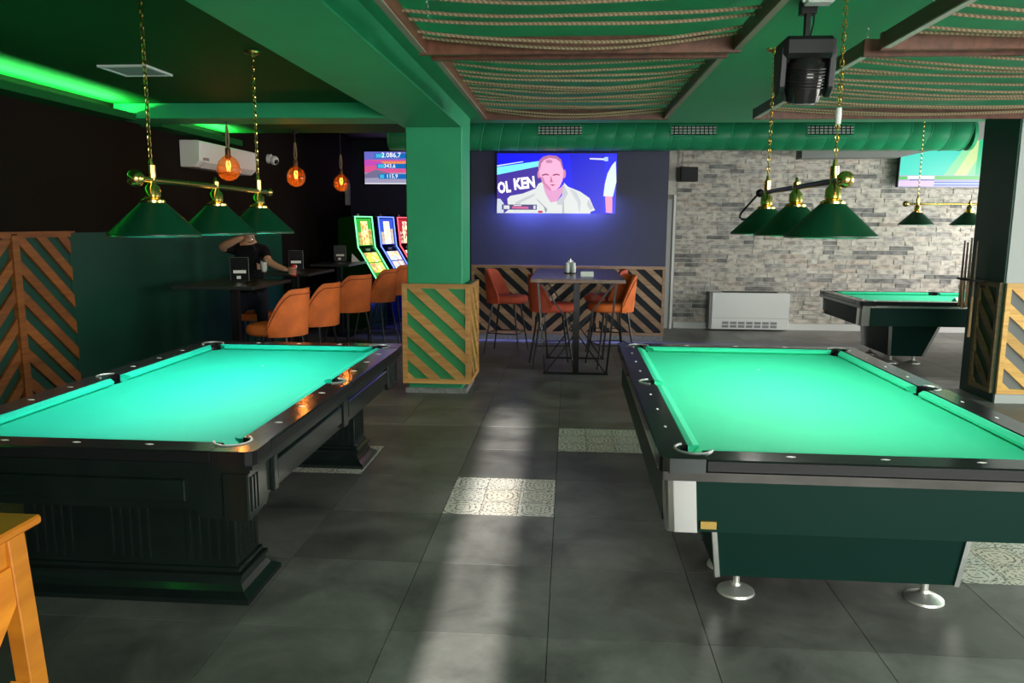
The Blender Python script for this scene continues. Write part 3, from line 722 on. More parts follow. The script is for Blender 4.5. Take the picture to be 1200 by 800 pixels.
# ------------------------------------------------------------ rope frames under the ceiling
def rope_frame(label, x0, x1, y0, y1, z, n, ch, strip='strip'):
    T = thing('rope_ceiling_frame', label, 'ceiling frame', (x0, y0, z), 0, 'rope frames hung under the green ceiling')
    W_, L_ = x1-x0, y1-y0; h = .07
    for nm, q in (('side_rail', (0, .035, 0, L_)), ('side_rail', (W_-.035, W_, 0, L_)), ('cross_bar', (-.005, W_+.005, -.034, -.002)), ('cross_bar', (-.005, W_+.005, L_+.002, L_+.034))):
        B().box(q[0], q[1], q[2], q[3], -.012 if nm == 'cross_bar' else 0, h).build(nm, M['frame_wood'], T, bevel=.002)
    for sx in (0, W_-.035): B().box(sx+.002, sx+.033, .003, L_-.003, -.006, 0).build('edge_strip', M[strip], T)
    y = .07
    k = 0
    while y < L_-.06:
        sag = random.uniform(.025, .06)*min(1.3, W_/1.5); yo = random.uniform(-.012, .012)
        pth = []
        for i in range(15):
            s_ = i/14; pth.append((.02+(W_-.04)*s_, y+yo*math.sin(PI*s_), .052-sag*4*s_*(1-s_)+.004*math.sin(9*s_+k)))
        rp = B().tube(pth, .0078, 8).build('rope', M['rope'], T, smooth=True)
        y += L_/n*(.72 if k % 2 else 1.28); k += 1
    for cx in (.1, W_-.1):
        for cy in ch:
            chain(B(), (cx, cy*L_, h-.005), (cx, cy*L_, 2.70-z), .022, .0016, .005).build('hanging_chain', M['chrome'], T)
M['strip'] = mat('tan_strip', (.26, .20, .15), .6); M['strip_pale'] = mat('pale_strip', (.55, .50, .45), .6)
def rope_tw(mt):
    nt = mt.node_tree; L = nt.links; b = nt.nodes['Principled BSDF']; tc = nt.nodes.new('ShaderNodeTexCoord')
    wv = nt.nodes.new('ShaderNodeTexWave'); wv.bands_direction = 'DIAGONAL'; wv.inputs['Scale'].default_value = 30; wv.inputs['Distortion'].default_value = 1.5
    L.new(tc.outputs['Object'], wv.inputs['Vector']); r = nt.nodes.new('ShaderNodeValToRGB')
    r.color_ramp.elements[0].color = (.17, .115, .065, 1); r.color_ramp.elements[1].color = (.40, .29, .18, 1)
    L.new(wv.outputs['Fac'], r.inputs['Fac']); L.new(r.outputs['Color'], b.inputs['Base Color'])
rope_tw(M['rope'])
rope_frame('rope strung wooden frame nearest the viewer beside the green beam', -.76, .81, 1.75, 3.96, 2.5, 13, (.25, .85))
rope_frame('rope strung wooden frame in front of the large television', -.72, .77, 4.12, 6.40, 2.5, 15, (.15, .85))
rope_frame('short rope strung frame at the upper right corner', 1.47, 3.0, 1.75, 3.94, 2.5, 13, (.25, .88), 'strip_pale')
rope_frame('wide rope strung frame reaching towards the right pillar', 1.44, 4.0, 4.12, 6.40, 2.5, 15, (.1, .85), 'strip_pale')

# ------------------------------------------------------------ moving head spotlight and junction box
t = thing('stage_spotlight', 'black moving head spotlight hung from the ceiling beside the right pendant', 'spotlight', (1.10, 3.9, 2.40))
B().box(-.12, .12, -.09, .09, .03, .13).build('base_housing', M['black'], t, bevel=.02)
for sx in (-1, 1): B().prism([(-.07, .08), (.07, .08), (.05, -.10), (.0, -.14), (-.05, -.10)], lambda u, v, q: (q, u, v), sx*.095, sx*.128).build('yoke_arm', M['black'], t, bevel=.006)
hd = B().lathe([(0, .10), (.06, .10), (.085, .07), (.09, .0), (.085, -.06), (.078, -.10), (.07, -.105), (0, -.10)], (0, 0, 0), 28).build('lamp_head', M['gloss_black'] if 'gloss_black' in M else mat('gloss_black', (.03, .028, .026), .12, metal=.5), t, smooth=True)
hd.location = (0, -.01, -.055); hd.rotation_euler = (math.radians(14), 0, 0)
for k in range(7): B().lathe([(.0905, -.004), (.094, -.002), (.094, .002), (.0905, .004)], (0, 0, .05-k*.014), 28).build('cooling_fin', M['black'], hd)
B().lathe([(0, 0), (.062, .004), (.066, -.004), (0, -.006)], (0, 0, -.106), 24).build('lens', mat('lens_glass', (.3, .3, .32), .05, metal=.4), hd, smooth=True)
B().bar((0, 0, .13), (0, 0, .24), .04, .02).box(-.035, .035, -.03, .03, .24, .302).build('clamp', M['black'], t)
B().tube([(.02, .02, .13), (.035, .02, .2), (.04, .03, .25), (.05, .0, .295)], .004, 6).build('power_cable', M['black'], t, smooth=True)
t = thing('junction_box', 'white junction box on the ceiling above the moving head spotlight', 'junction box', (1.12, 3.80, 2.66))
B().box(-.06, .06, -.04, .04, 0, .04).build('box_body', M['white'], t, bevel=.006); B().cyl((-.06, 0, .02), (-.075, 0, .02), .012).build('cable_gland', M['white'], t)
t = thing('ceiling_vent', 'square white air diffuser flush in the ceiling above the left pendant', 'vent', (-2.95, 5.22, 2.655))
B().box(-.17, .17, -.17, -.145, 0, .015).box(-.17, .17, .145, .17, 0, .015).box(-.17, -.145, -.145, .145, 0, .015).box(.145, .17, -.145, .145, 0, .015).build('frame', M['white'], t)
B().box(-.145, .145, -.145, .145, .004, .012).build('panel', mat('vent_grey', (.35, .38, .36), .7), t)

# ------------------------------------------------------------ televisions
def tv_body(t, w_, h_, d_=.06, bd=.075):
    B().box(-w_/2, w_/2, -d_, 0, 0, h_).build('housing', M['black'], t, bevel=.004)
    B().box(-.12, .12, 0, bd, h_*.3, h_*.7).build('wall_bracket', M['black_metal'], t)
class Pic:
    """flat picture on a screen: polygons in a (0..1,0..1) frame, one mesh, several emission colours"""
    def __init__(s, w_, h_, y): s.w, s.h, s.y, s.b, s.mats, s.n = w_, h_, y, B(), [], 0
    def poly(s, pts, col, st=1.):
        s.n += 1; k = (tuple(col), st); 
        if k not in [q[0] for q in s.mats]: s.mats.append((k, emis('screen_colour', col, st)))
        s.b.cur = [q[0] for q in s.mats].index(k); yy = s.y-.0004*s.n
        pts = clip(list(pts), 0, 1, 0, 1)
        if len(pts) < 3: return
        v = [((u-.5)*s.w, yy, q*s.h) for u, q in pts]
        ar = sum(v[i-1][0]*v[i][2]-v[i][0]*v[i-1][2] for i in range(len(v)))
        if ar < 0: v = v[::-1]
        s.b.add(v, [tuple(range(len(v)))])
    def ell(s, cu, cv, ru, rv, col, st=1., n=24, a0=0, a1=2*PI): s.poly([(cu+ru*math.cos(a0+(a1-a0)*i/n), cv+rv*math.sin(a0+(a1-a0)*i/n)) for i in range(n)], col, st)
    def build(s, parent): return s.b.build('screen', [q[1] for q in s.mats], parent, recalc=False)
TW, TH = 1.675, .84
t = thing('television', 'large television showing a man in white on the navy feature wall', 'television', (-.193, 10.92, 1.80))
tv_body(t, TW, TH, .055)
pc = Pic(TW-.024, TH-.024, -.056); cc = lambda x, y: ((x-92)/998, 1-(y-60)/515)
def cp(pts, col, st=1.): pc.poly([cc(*q) for q in pts], srgb(*col), st)
cp([(80, 50), (1100, 50), (1100, 600), (80, 600)], (8, 8, 225), 1.3)
cp([(700, 50), (1000, 50), (980, 600), (760, 600)], (4, 4, 205), 1.2)
cp([(80, 245), (470, 165), (470, 600), (80, 600)], (70, 48, 165))
cp([(80, 180), (470, 122), (470, 165), (80, 247)], (120, 232, 250), 1.2)
cp([(80, 165), (310, 128), (312, 134), (80, 174)], (225, 240, 255), 1.2)
cp([(95, 450), (120, 450), (150, 490), (150, 580), (90, 580)], (215, 225, 240))
cp([(180, 450), (205, 425), (310, 405), (420, 360), (440, 320), (480, 300), (520, 420), (545, 480), (600, 470), (640, 420), (655, 310), (690, 345), (790, 385), (870, 440), (905, 520), (920, 545), (880, 560), (880, 580), (150, 580), (190, 545)], (232, 236, 234), 1.0)
cp([(250, 480), (330, 440), (420, 400), (400, 430), (300, 480), (240, 560)], (205, 210, 214))
cp([(700, 360), (760, 390), (800, 470), (790, 575), (770, 480)], (208, 214, 218))
cp([(860, 450), (905, 530), (880, 545), (850, 500)], (200, 205, 212))
cp([(420, 445), (440, 460), (520, 540), (505, 575), (490, 520)], (150, 155, 165))
cp([(640, 330), (652, 330), (662, 575), (645, 575)], (190, 195, 200))
cp([(600, 470), (640, 420), (655, 330), (690, 400), (640, 500), (600, 500)], (205, 205, 215))
cp([(478, 330), (500, 340), (570, 385), (630, 350), (645, 335), (640, 400), (600, 470), (545, 480), (520, 440), (500, 400)], (226, 160, 205), 1.1)
def ce(x, y, rx, ry, col, st=1., **k): u, v = cc(x, y); pc.ell(u, v, rx/998, ry/515, srgb(*col), st, **k)
ce(445, 240, 14, 34, (225, 140, 180)); ce(655, 235, 15, 38, (225, 140, 180))
cp([(438, 160), (448, 120), (480, 90), (530, 78), (585, 82), (625, 110), (640, 160), (648, 220), (644, 290), (620, 345), (585, 378), (555, 385), (515, 365), (475, 315), (455, 260)], (245, 170, 205), 1.25)
cp([(438, 165), (445, 120), (480, 88), (530, 76), (590, 82), (628, 112), (642, 165), (635, 190), (622, 135), (585, 108), (530, 100), (485, 118), (462, 150), (455, 205)], (190, 120, 165))
ce(528, 130, 30, 16, (205, 140, 180))
for ex in (500, 590): cp([(ex-32, 243), (ex, 232), (ex+30, 240), (ex+28, 250), (ex, 246), (ex-28, 254)], (150, 80, 125)); 
cp([(545, 245), (560, 300), (575, 305), (530, 308), (540, 298)], (200, 110, 155))
cp([(535, 330), (560, 325), (588, 330), (560, 339)], (170, 70, 110))
cp([(455, 260), (475, 315), (515, 365), (555, 385), (540, 350), (500, 310), (478, 260)], (220, 140, 185))
cp([(1080, 125), (1050, 160), (1015, 230), (995, 320), (985, 425), (1065, 428), (1090, 300)], (222, 238, 232), 1.1)
cp([(1000, 425), (1060, 428), (1062, 570), (1010, 565)], (240, 150, 190), 1.1)
cp([(135, 500), (430, 500), (430, 545), (135, 545)], (70, 70, 130)); cp([(150, 508), (200, 508), (200, 540), (150, 540)], (230, 230, 235))
cp([(220, 515), (360, 518), (360, 538), (220, 535)], (215, 100, 150)); cp([(235, 504), (300, 504), (300, 512), (235, 512)], (235, 235, 245)); cp([(402, 508), (420, 508), (420, 538), (402, 538)], (230, 230, 240))
ce(460, 562, 22, 10, (200, 40, 80))
cp([(865, 100), (985, 103), (985, 118), (865, 112)], (235, 235, 250)); cp([(985, 92), (1017, 92), (1017, 127), (985, 127)], (180, 215, 250))
sc = pc.build(t)
PW, PH = TW-.024, TH-.024
def on_tv(x, y, rot=0, d=.004, pc_=None):
    u, v = cc(x, y); return Matrix.Translation(((u-.5)*PW, -.056-.0004*40-d, v*PH)) @ Matrix.Rotation(rot, 4, 'Y') @ Matrix.Rotation(PI/2, 4, 'X')
wm = emis('screen_white', (1, .96, 1), 1.25)
text('screen_lettering', 'OL', .205, wm, sc, on_tv(104, 402, math.radians(-7)), xs=.66, bold=.009)
text('screen_lettering', 'KEN', .205, wm, sc, on_tv(238, 370, math.radians(-7)), xs=.76, bold=.009)
# added blue fill lamps hidden behind the television, imitating its glow on the wall
light('tv_glow_fill', 'AREA', (-.19, 10.945, 2.08), 170, (.24, .27, 1), (0, .12, -1), shape='RECTANGLE', size=1.3, size_y=.03)
light('tv_glow_fill', 'AREA', (-.19, 10.945, 2.40), 8, (.24, .27, 1), (0, .12, 1), shape='RECTANGLE', size=1.3, size_y=.03)

t = thing('television', 'small television with jackpot figures above the slot machines', 'television', (-3.30, 14.52, 2.37))
tv_body(t, 1.12, .62, .06)
pc = Pic(1.09, .59, -.061)
P = lambda a, b, c, d, col, st=1.: pc.poly([(a, c), (b, c), (b, d), (a, d)], srgb(*col), st)
P(0, 1, 0, 1, (225, 90, 150)); P(0, 1, .75, 1, (110, 110, 205)); P(0, 1, 0, .35, (165, 160, 190)); P(.3, 1, .55, .7, (240, 150, 90)); P(.3, 1, .2, .3, (240, 130, 70))
pc.poly([(0, .75), (.3, .68), (.35, .6), (0, .55)], srgb(200, 80, 190)); pc.poly([(0, .3), (.2, .45), (.45, .33), (.3, .2), (0, .18)], srgb(120, 115, 150))
for v in (.80, .48, .16): P(.18+.1*(.8-v), 1, v, v+.15, (20, 110, 190)); P(.2+.1*(.8-v), .34, v+.02, v+.13, (70, 190, 230))
P(0, 1, 0, .03, (240, 240, 250))
sc = pc.build(t)
for v, s_ in ((.80, '2.086,7'), (.48, '343,6'), (.16, '115,9')):
    text('screen_lettering', s_, .125 if v > .7 else .10, wm, sc, Matrix.Translation(((.30+.12*(.8-v))*1.09-.545, -.061-.0004*30-.003, (v+.025)*.59)) @ Matrix.Rotation(PI/2, 4, 'X'))

t = thing('television', 'television with a turquoise picture and ticker bars high on the brick wall', 'television', (5.80, 12.45, 2.25), 0)
tv_body(t, 1.62, .92, .06); t.rotation_euler = (math.radians(3), 0, 0)
pc = Pic(1.59, .89, -.061)
P(0, 1, 0, 1, (10, 215, 190), 1.1); pc.poly([(.4, .18), (.7, .18), (.95, 1), (.7, 1)], srgb(130, 225, 160), 1.05); pc.poly([(.5, .18), (.62, .18), (.85, 1), (.75, 1)], srgb(205, 230, 150), 1.05)
P(.7, 1, .18, 1, (20, 205, 140)); pc.ell(.335, .68, .022, .04, srgb(90, 60, 200))
P(0, 1, .0, .20, (170, 170, 205)); P(0, .08, .13, .18, (40, 190, 60)); P(.08, .33, .14, .19, (235, 250, 245)); P(.33, 1, .13, .19, (60, 190, 80))
P(0, .33, .02, .11, (225, 195, 230)); P(.33, 1, .03, .09, (40, 90, 200)); P(.33, .95, .05, .07, (190, 215, 240)); P(.1, .33, .115, .13, (60, 70, 160))
pc.build(t)

# ------------------------------------------------------------ bar stools
def make_stool(vm, label, group):
    T = thing('bar_stool', label, 'bar stool', (0, 0, 0), 0, group)
    b = B(); N = 28
    def ringp(sc_, z): return [(.225*sc_*(abs(math.cos(2*PI*k/N))**.75)*math.copysign(1, math.cos(2*PI*k/N))+.02, .225*sc_*(abs(math.sin(2*PI*k/N))**.75)*math.copysign(1, math.sin(2*PI*k/N)), z) for k in range(N)]
    def ringp(sc_, z, f=ringp): return [(x*1.12+.012, y, z_) for x, y, z_ in f(sc_, z)]
    lev = [(.3, .655), (.9, .655), (.99, .675), (1, .70), (.98, .73), (.90, .748), (.5, .757)]
    vs = []; fs = []
    for s_, z in lev: vs += ringp(s_, z)
    for i in range(len(lev)-1):
        for k in range(N): fs.append((i*N+k, i*N+(k+1) % N, (i+1)*N+(k+1) % N, (i+1)*N+k))
    fs += [tuple(range(N))[::-1], tuple(range((len(lev)-1)*N, len(lev)*N))]
    b.add(vs, fs).build('seat', vm, T, smooth=True)
    # wrap-round back
    vs = []; fs = []; NT, NR = 25, 7
    for i in range(NT):
        th = math.radians(-84+168*i/(NT-1)); e = abs(th)/math.radians(84)
        htop = .70+.375*(1-max(0, (e-.42)/.58)**1.7*.82); 
        for sd in (0, 1):
            for j in range(NR):
                q = j/(NR-1); z = .655+(htop-.655)*q; flare = .03*q
                rr = (.247 if sd == 0 else .207)+flare-(.006 if q > .95 and sd == 0 else 0)+(.006 if q > .95 and sd == 1 else 0)
                vs.append((.0-rr*math.cos(th), rr*math.sin(th), z))
    S2 = 2*NR
    for i in range(NT-1):
        for j in range(NR-1):
            fs.append((i*S2+j, (i+1)*S2+j, (i+1)*S2+j+1, i*S2+j+1)); fs.append((i*S2+NR+j, i*S2+NR+j+1, (i+1)*S2+NR+j+1, (i+1)*S2+NR+j))
        fs.append((i*S2+NR-1, (i+1)*S2+NR-1, (i+1)*S2+S2-1, i*S2+S2-1)); fs.append((i*S2, i*S2+NR, (i+1)*S2+NR, (i+1)*S2))
    for i in (0, NT-1):
        for j in range(NR-1): fs.append((i*S2+j, i*S2+j+1, i*S2+NR+j+1, i*S2+NR+j))
    bk = B().add(vs, fs).build('backrest', vm, T, smooth=True)
    pp = []
    for i in range(NT):
        th = math.radians(-84+168*i/(NT-1)); e = abs(th)/math.radians(84); htop = .70+.375*(1-max(0, (e-.42)/.58)**1.7*.82)
        pp.append((-.279*math.cos(th)*1.0, .279*math.sin(th), htop-.045))
    B().tube(pp, .004, 5).build('piping', M['piping'], bk, smooth=True)
    for sx in (-1, 1):
        for sy in (-1, 1): B().tube([(.01+sx*.14, sy*.14, .66), (.01+sx*.235, sy*.225, 0)], [.014, .009], 8).build('leg', M['black_metal'], T, smooth=True)
    z = .27; a = .14+(.235-.14)*(1-z/.66); c = .14+(.225-.14)*(1-z/.66)
    for q in (((.01-a, -c), (.01+a, -c)), ((.01+a, -c), (.01+a, c)), ((.01+a, c), (.01-a, c)), ((.01-a, c), (.01-a, -c))):
        B().tube([(q[0][0], q[0][1], z), (q[1][0], q[1][1], z)], .007, 6).build('footrest_bar', M['black_metal'], T, smooth=True)
    return T
M['piping'] = mat('dark_piping', (.20, .03, .01), .8)
red = make_stool(M['velvet_red'], 'rust red velvet bar stool standing clear of the table, left of it', 'stools round the wooden bar table')
def put(p, loc, rz, label):
    p.location = loc; p.rotation_euler = (0, 0, rz); p['label'] = label
put(red, (-.80, 9.82, 0), math.radians(-12), 'rust red velvet bar stool standing clear of the bar table, nearest the green pillar')
for loc, rz, lb in (((-.20, 8.92, 0), math.radians(8), 'rust red velvet bar stool tucked under the left side of the wooden bar table'),
        ((.50, 10.15, 0), math.radians(176), 'rust red velvet bar stool farthest back on the right side of the bar table')):
    c = copy_tree(red); put(c, loc, rz, lb)
ora = make_stool(M['velvet'], 'x', 'orange stools along the left side tables')
put(ora, (-2.60, 6.72, 0), math.radians(172), 'orange velvet bar stool nearest the viewer, behind the carved pool table')
for loc, rz, lb in (((-2.52, 7.42, 0), math.radians(170), 'orange velvet bar stool second from the viewer along the left side tables'),
        ((-2.52, 8.62, 0), math.radians(150), 'orange velvet bar stool turned away, third from the viewer along the left side tables'),
        ((-2.48, 9.75, 0), math.radians(168), 'orange velvet bar stool fourth from the viewer along the left side tables'),
        ((-2.50, 10.75, 0), math.radians(170), 'orange velvet bar stool half hidden by the green pillar, beside the slot machines')):
    c = copy_tree(ora); put(c, loc, rz, lb)
c = copy_tree(ora); put(c, (.52, 9.02, 0), math.radians(196), 'orange velvet bar stool on the right side of the wooden bar table, nearest the viewer'); c['group'] = 'stools round the wooden bar table'

# ------------------------------------------------------------ wooden bar table in the middle
t = thing('bar_table', 'tall walnut bar table with black crossed steel legs', 'table', (.095, 8.95, 0))
B().box(-.495, .495, -.96, .96, 1.05, 1.09).build('table_top', M['walnut_top'], t, bevel=.004)
for sy in (-1, 1):
    y = sy*.50; q = lambda x, z: (x, y, z)
    fr = B().box(-.36, .36, y-.02, y+.02, 0, .02).build('foot_bar', M['black_metal'], t)
    B().box(-.032, .032, y-.032, y+.032, .02, 1.05).build('post', M['black_metal'], t)
    for sx in (-1, 1):
        B().bar(q(sx*.43, 1.05), q(sx*.34, .01), .022, .022, (0, 1, 0)).build('leg', M['black_metal'], t)
        B().bar(q(sx*.42, 1.04), q(-sx*.33, .02), .016, .016, (0, 1, 0)).build('cross_brace', M['black_metal'], t)
for sx in (-1, 1): B().bar((sx*.40, -.5, 1.035), (sx*.40, .5, 1.035), .025, .025).build('top_rail', M['black_metal'], t)
t = thing('condiment_set', 'white salt and pepper caddy on the wooden bar table', 'caddy', (.02, 8.95, 1.09))
B().cyl((0, 0, 0), (0, 0, .012), .075, n=20).build('tray', M['black'], t)
for k, (x, y) in enumerate(((-.035, -.02), (.035, -.02))): B().lathe([(0, 0), (.026, 0), (.028, .06), (.022, .085), (.024, .10), (.018, .115), (0, .118)], (x, y, .012), 14).build('shaker', M['white'], t, smooth=True)
B().box(-.03, .03, .015, .05, .012, .15).build('sachet_box', M['white'], t, bevel=.004); B().tube([(0, .0, .012), (0, 0, .17), (.015, 0, .19), (0, 0, .205), (-.015, 0, .19), (0, 0, .17)], .004, 6).build('carrying_loop', M['chrome'], t)
t = thing('reserved_card', 'small white folded reservation card on the wooden bar table', 'card', (.20, 8.45, 1.09), .08)
B().prism([(-.03, 0), (0, .055), (.03, 0), (.027, 0), (0, .05), (-.027, 0)], lambda u, v, q: (q, u, v), -.07, .07).build('card_sheet', M['paper'], t)

# ------------------------------------------------------------ left side tables and what stands on them
tops = [((-3.64, -2.87), (6.80, 7.78), 'dark bar height side table nearest the viewer, where a person leans'), ((-3.64, -2.97), (8.62, 9.60), 'dark bar height side table in the middle of the left row'), ((-3.64, -3.08), (10.62, 11.60), 'dark bar height side table farthest along the left wall')]
for (x0, x1), (y0, y1), lb in tops:
    t = thing('side_table', lb, 'table', ((x0+x1)/2, (y0+y1)/2, 0), 0, 'bar height tables along the left wall'); hx, hy = (x1-x0)/2, (y1-y0)/2
    B().box(-hx, hx, -hy, hy, 1.04, 1.07).build('table_top', M['dark_top'], t, bevel=.003)
    B().box(-.035, .035, -.035, .035, .015, 1.02).build('post', M['black_metal'], t); B().box(-.22, .22, -.22, .22, 0, .015).build('base_plate', M['black_metal'], t)
    B().box(-.035, .035, -.25, .25, 1.02, 1.04).build('top_plate', M['black_metal'], t)
M['dark_acrylic'] = mat('dark_menu_print', (.008, .008, .009), .25, spec=.3)
for (x, y), lb in zip(((-3.23, 7.36), (-3.36, 9.30), (-3.42, 11.35)), ('black menu holder with white print on the side table nearest the viewer', 'black menu holder with white print on the middle side table', 'black menu holder with white print on the farthest side table')):
    t = thing('menu_holder', lb, 'menu holder', (x, y, 1.07), .25, 'menu holders on the side tables')
    B().box(-.045, .045, -.03, .03, 0, .012).build('base', M['black'], t); B().box(-.085, .085, -.004, .004, .012, .24).build('menu_card', M['dark_acrylic'], t)
    B().box(-.06, .06, -.0055, -.004, .085, .115).build('print_band', M['paper'], t); B().box(-.03, .01, -.0055, -.004, .03, .06).build('print_mark', M['paper'], t)
    B().tube([(-.085, 0, .012), (-.085, 0, .24), (.085, 0, .24), (.085, 0, .012)], .003, 5).build('acrylic_edge', M['rim_grey'], t)
t = thing('folded_card', 'white folded card on the farthest side table beside the slot machines', 'card', (-3.22, 11.45, 1.07), .4)
B().prism([(-.06, 0), (-.045, .12), (.07, 0)], lambda u, v, q: (u, q, v), -.04, .04).build('card_sheet', M['paper'], t)
def goblet(label, loc, tilt=(0, 0, 0), fill=None):
    t = thing('stemmed_glass', label, 'glass', loc); t.rotation_euler = tilt
    B().lathe([(0, .004), (.034, .004), (.036, 0), (0, 0)], (0, 0, 0), 20).build('foot', M['glass'], t, smooth=True)
    B().tube([(0, 0, .003), (0, 0, .075)], [.006, .005], 10).build('stem', M['glass'], t, smooth=True)
    B().lathe([(.004, .072), (.025, .085), (.036, .115), (.036, .20), (.034, .20), (.034, .116), (.023, .088), (0, .078)], (0, 0, 0), 20).build('bowl', M['glass'], t, smooth=True)
    if fill: B().lathe([(0, .09), (.022, .09), (.033, .118), (.033, .185), (0, .185)], (0, 0, 0), 16).build('drink', fill, t, smooth=True)
goblet('stemmed glass with a pale drink standing on the side table nearest the viewer', (-3.06, 7.55, 1.07), fill=mat('pale_drink', (.75, .7, .62), .4))

# ------------------------------------------------------------ hanging bulbs
for (x, y, z), lb in zip(((-3.1, 6.93, 2.13), (-3.1, 8.68, 2.16), (-3.1, 10.43, 2.18)), ('amber glass bulb on a rope over the side table nearest the viewer', 'amber glass bulb on a rope, middle one of three', 'amber glass bulb on a rope, farthest of three')):
    t = thing('rope_bulb_lamp', lb, 'lamp', (x, y, z), 0, 'amber bulbs over the side tables')
    B().lathe([(.022, .125), (.03, .115), (.06, .093), (.088, .06), (.104, 0), (.095, -.048), (.067, -.085), (.034, -.102), (0, -.107)], (0, 0, 0), 28).build('globe', M['amber_glass'], t, smooth=True)
    B().lathe([(0, .19), (.02, .188), (.024, .17), (.024, .10), (.018, .085), (0, .08)], (0, 0, 0), 18).build('socket', M['socket'] if 'socket' in M else mat('bronze_socket', (.12, .05, .02), .4, metal=.7), t, smooth=True)
    fl = B()
    fl.tube([(-.010, 0, .07), (-.018, 0, .03), (-.010, 0, -.02), (0, 0, .03), (.010, 0, -.02), (.018, 0, .03), (.010, 0, .07)], .003, 6).build('filament', M['filament'], t, smooth=True)
    zc = (2.67 if y < 8.9 else 3.2)-z
    for s_ in (-1, 1): B().tube([(s_*.004, 0, .185), (s_*.014, 0, .24), (s_*.010, .004, .32), (s_*.003, 0, .38)], .008, 6).build('rope_loop', M['rope'], t, smooth=True)
    B().tube([(0, 0, .37), (0, 0, zc-.02)], .006, 6).build('cable', M['black'], t); B().lathe([(0, -.03), (.03, -.028), (.04, 0), (0, 0)], (0, 0, zc), 16).build('ceiling_cup', M['black'], t, smooth=True)
    ld = bpy.data.lights.new('bulb_glow', 'POINT'); ld.energy = 3.5; ld.color = (1, .42, .1); ld.shadow_soft_size = .03
    lo = bpy.data.objects.new('bulb_glow', ld); COL.objects.link(lo); lo.parent = t; lo.location = (0, -.0, -.03)

# ------------------------------------------------------------ wall-mounted equipment on the left
t = thing('air_conditioner', 'white split air conditioner high on the dark left wall', 'air conditioner', (-4.0, 8.53, 2.21))
B().prism([(0, 0), (.14, 0), (.21, .06), (.22, .26), (.19, .27), (0, .27)], lambda u, v, q: (u, q, v), -.73, .73).build('casing', M['white'], t, bevel=.006)
B().prism([(.15, .005), (.208, .055), (.214, .052), (.156, -.002)], lambda u, v, q: (u, q, v), -.62, .62).build('outlet_flap', M['white_dull'], t); B().box(.2195, .2215, -.66, -.54, .03+.04, .06+.04).build('display', M['rim_grey'], t)
t = thing('security_camera', 'small white dome security camera on the dark left wall', 'camera', (-4.0, 10.15, 2.48))
B().cyl((0, 0, 0), (.05, 0, 0), .06, n=18).build('mount', M['white'], t, smooth=True); B().sphere((.085, 0, -.02), .06, 16).build('dome', M['white'], t, smooth=True); B().sphere((.115, -.02, -.035), .034, 12).build('lens', M['black'], t, smooth=True)
t = thing('wall_light', 'narrow pale wall light at the end of the dark left wall', 'wall light', (-4.0, 13.75, 1.96))
B().box(0, .06, -.10, .05, 0, .38).build('housing', mat('pale_housing', (.55, .55, .5), .6), t, bevel=.01); B().box(.058, .064, -.08, .03, .03, .35).build('diffuser', M['white_dull'], t)

# ------------------------------------------------------------ slot machines
def screen_mat(name, cols, scale, st=1.6):
    mt = emis(name, cols[0], st); nt = mt.node_tree; L = nt.links; b = nt.nodes['Principled BSDF']
    tc = nt.nodes.new('ShaderNodeTexCoord'); v = nt.nodes.new('ShaderNodeTexVoronoi'); v.inputs['Scale'].default_value = scale; v.distance = 'CHEBYCHEV'
    L.new(tc.outputs['Object'], v.inputs['Vector']); r = nt.nodes.new('ShaderNodeValToRGB'); r.color_ramp.interpolation = 'CONSTANT'
    sp = nt.nodes.new('ShaderNodeSeparateColor'); L.new(v.outputs['Color'], sp.inputs[0]); L.new(sp.outputs[0], r.inputs['Fac'])
    e = r.color_ramp.elements
    while len(e) < len(cols): e.new(.5)
    for i, c in enumerate(cols): e[i].position = i/len(cols); e[i].color = (*c, 1)
    L.new(r.outputs['Color'], b.inputs['Emission Color']); return mt
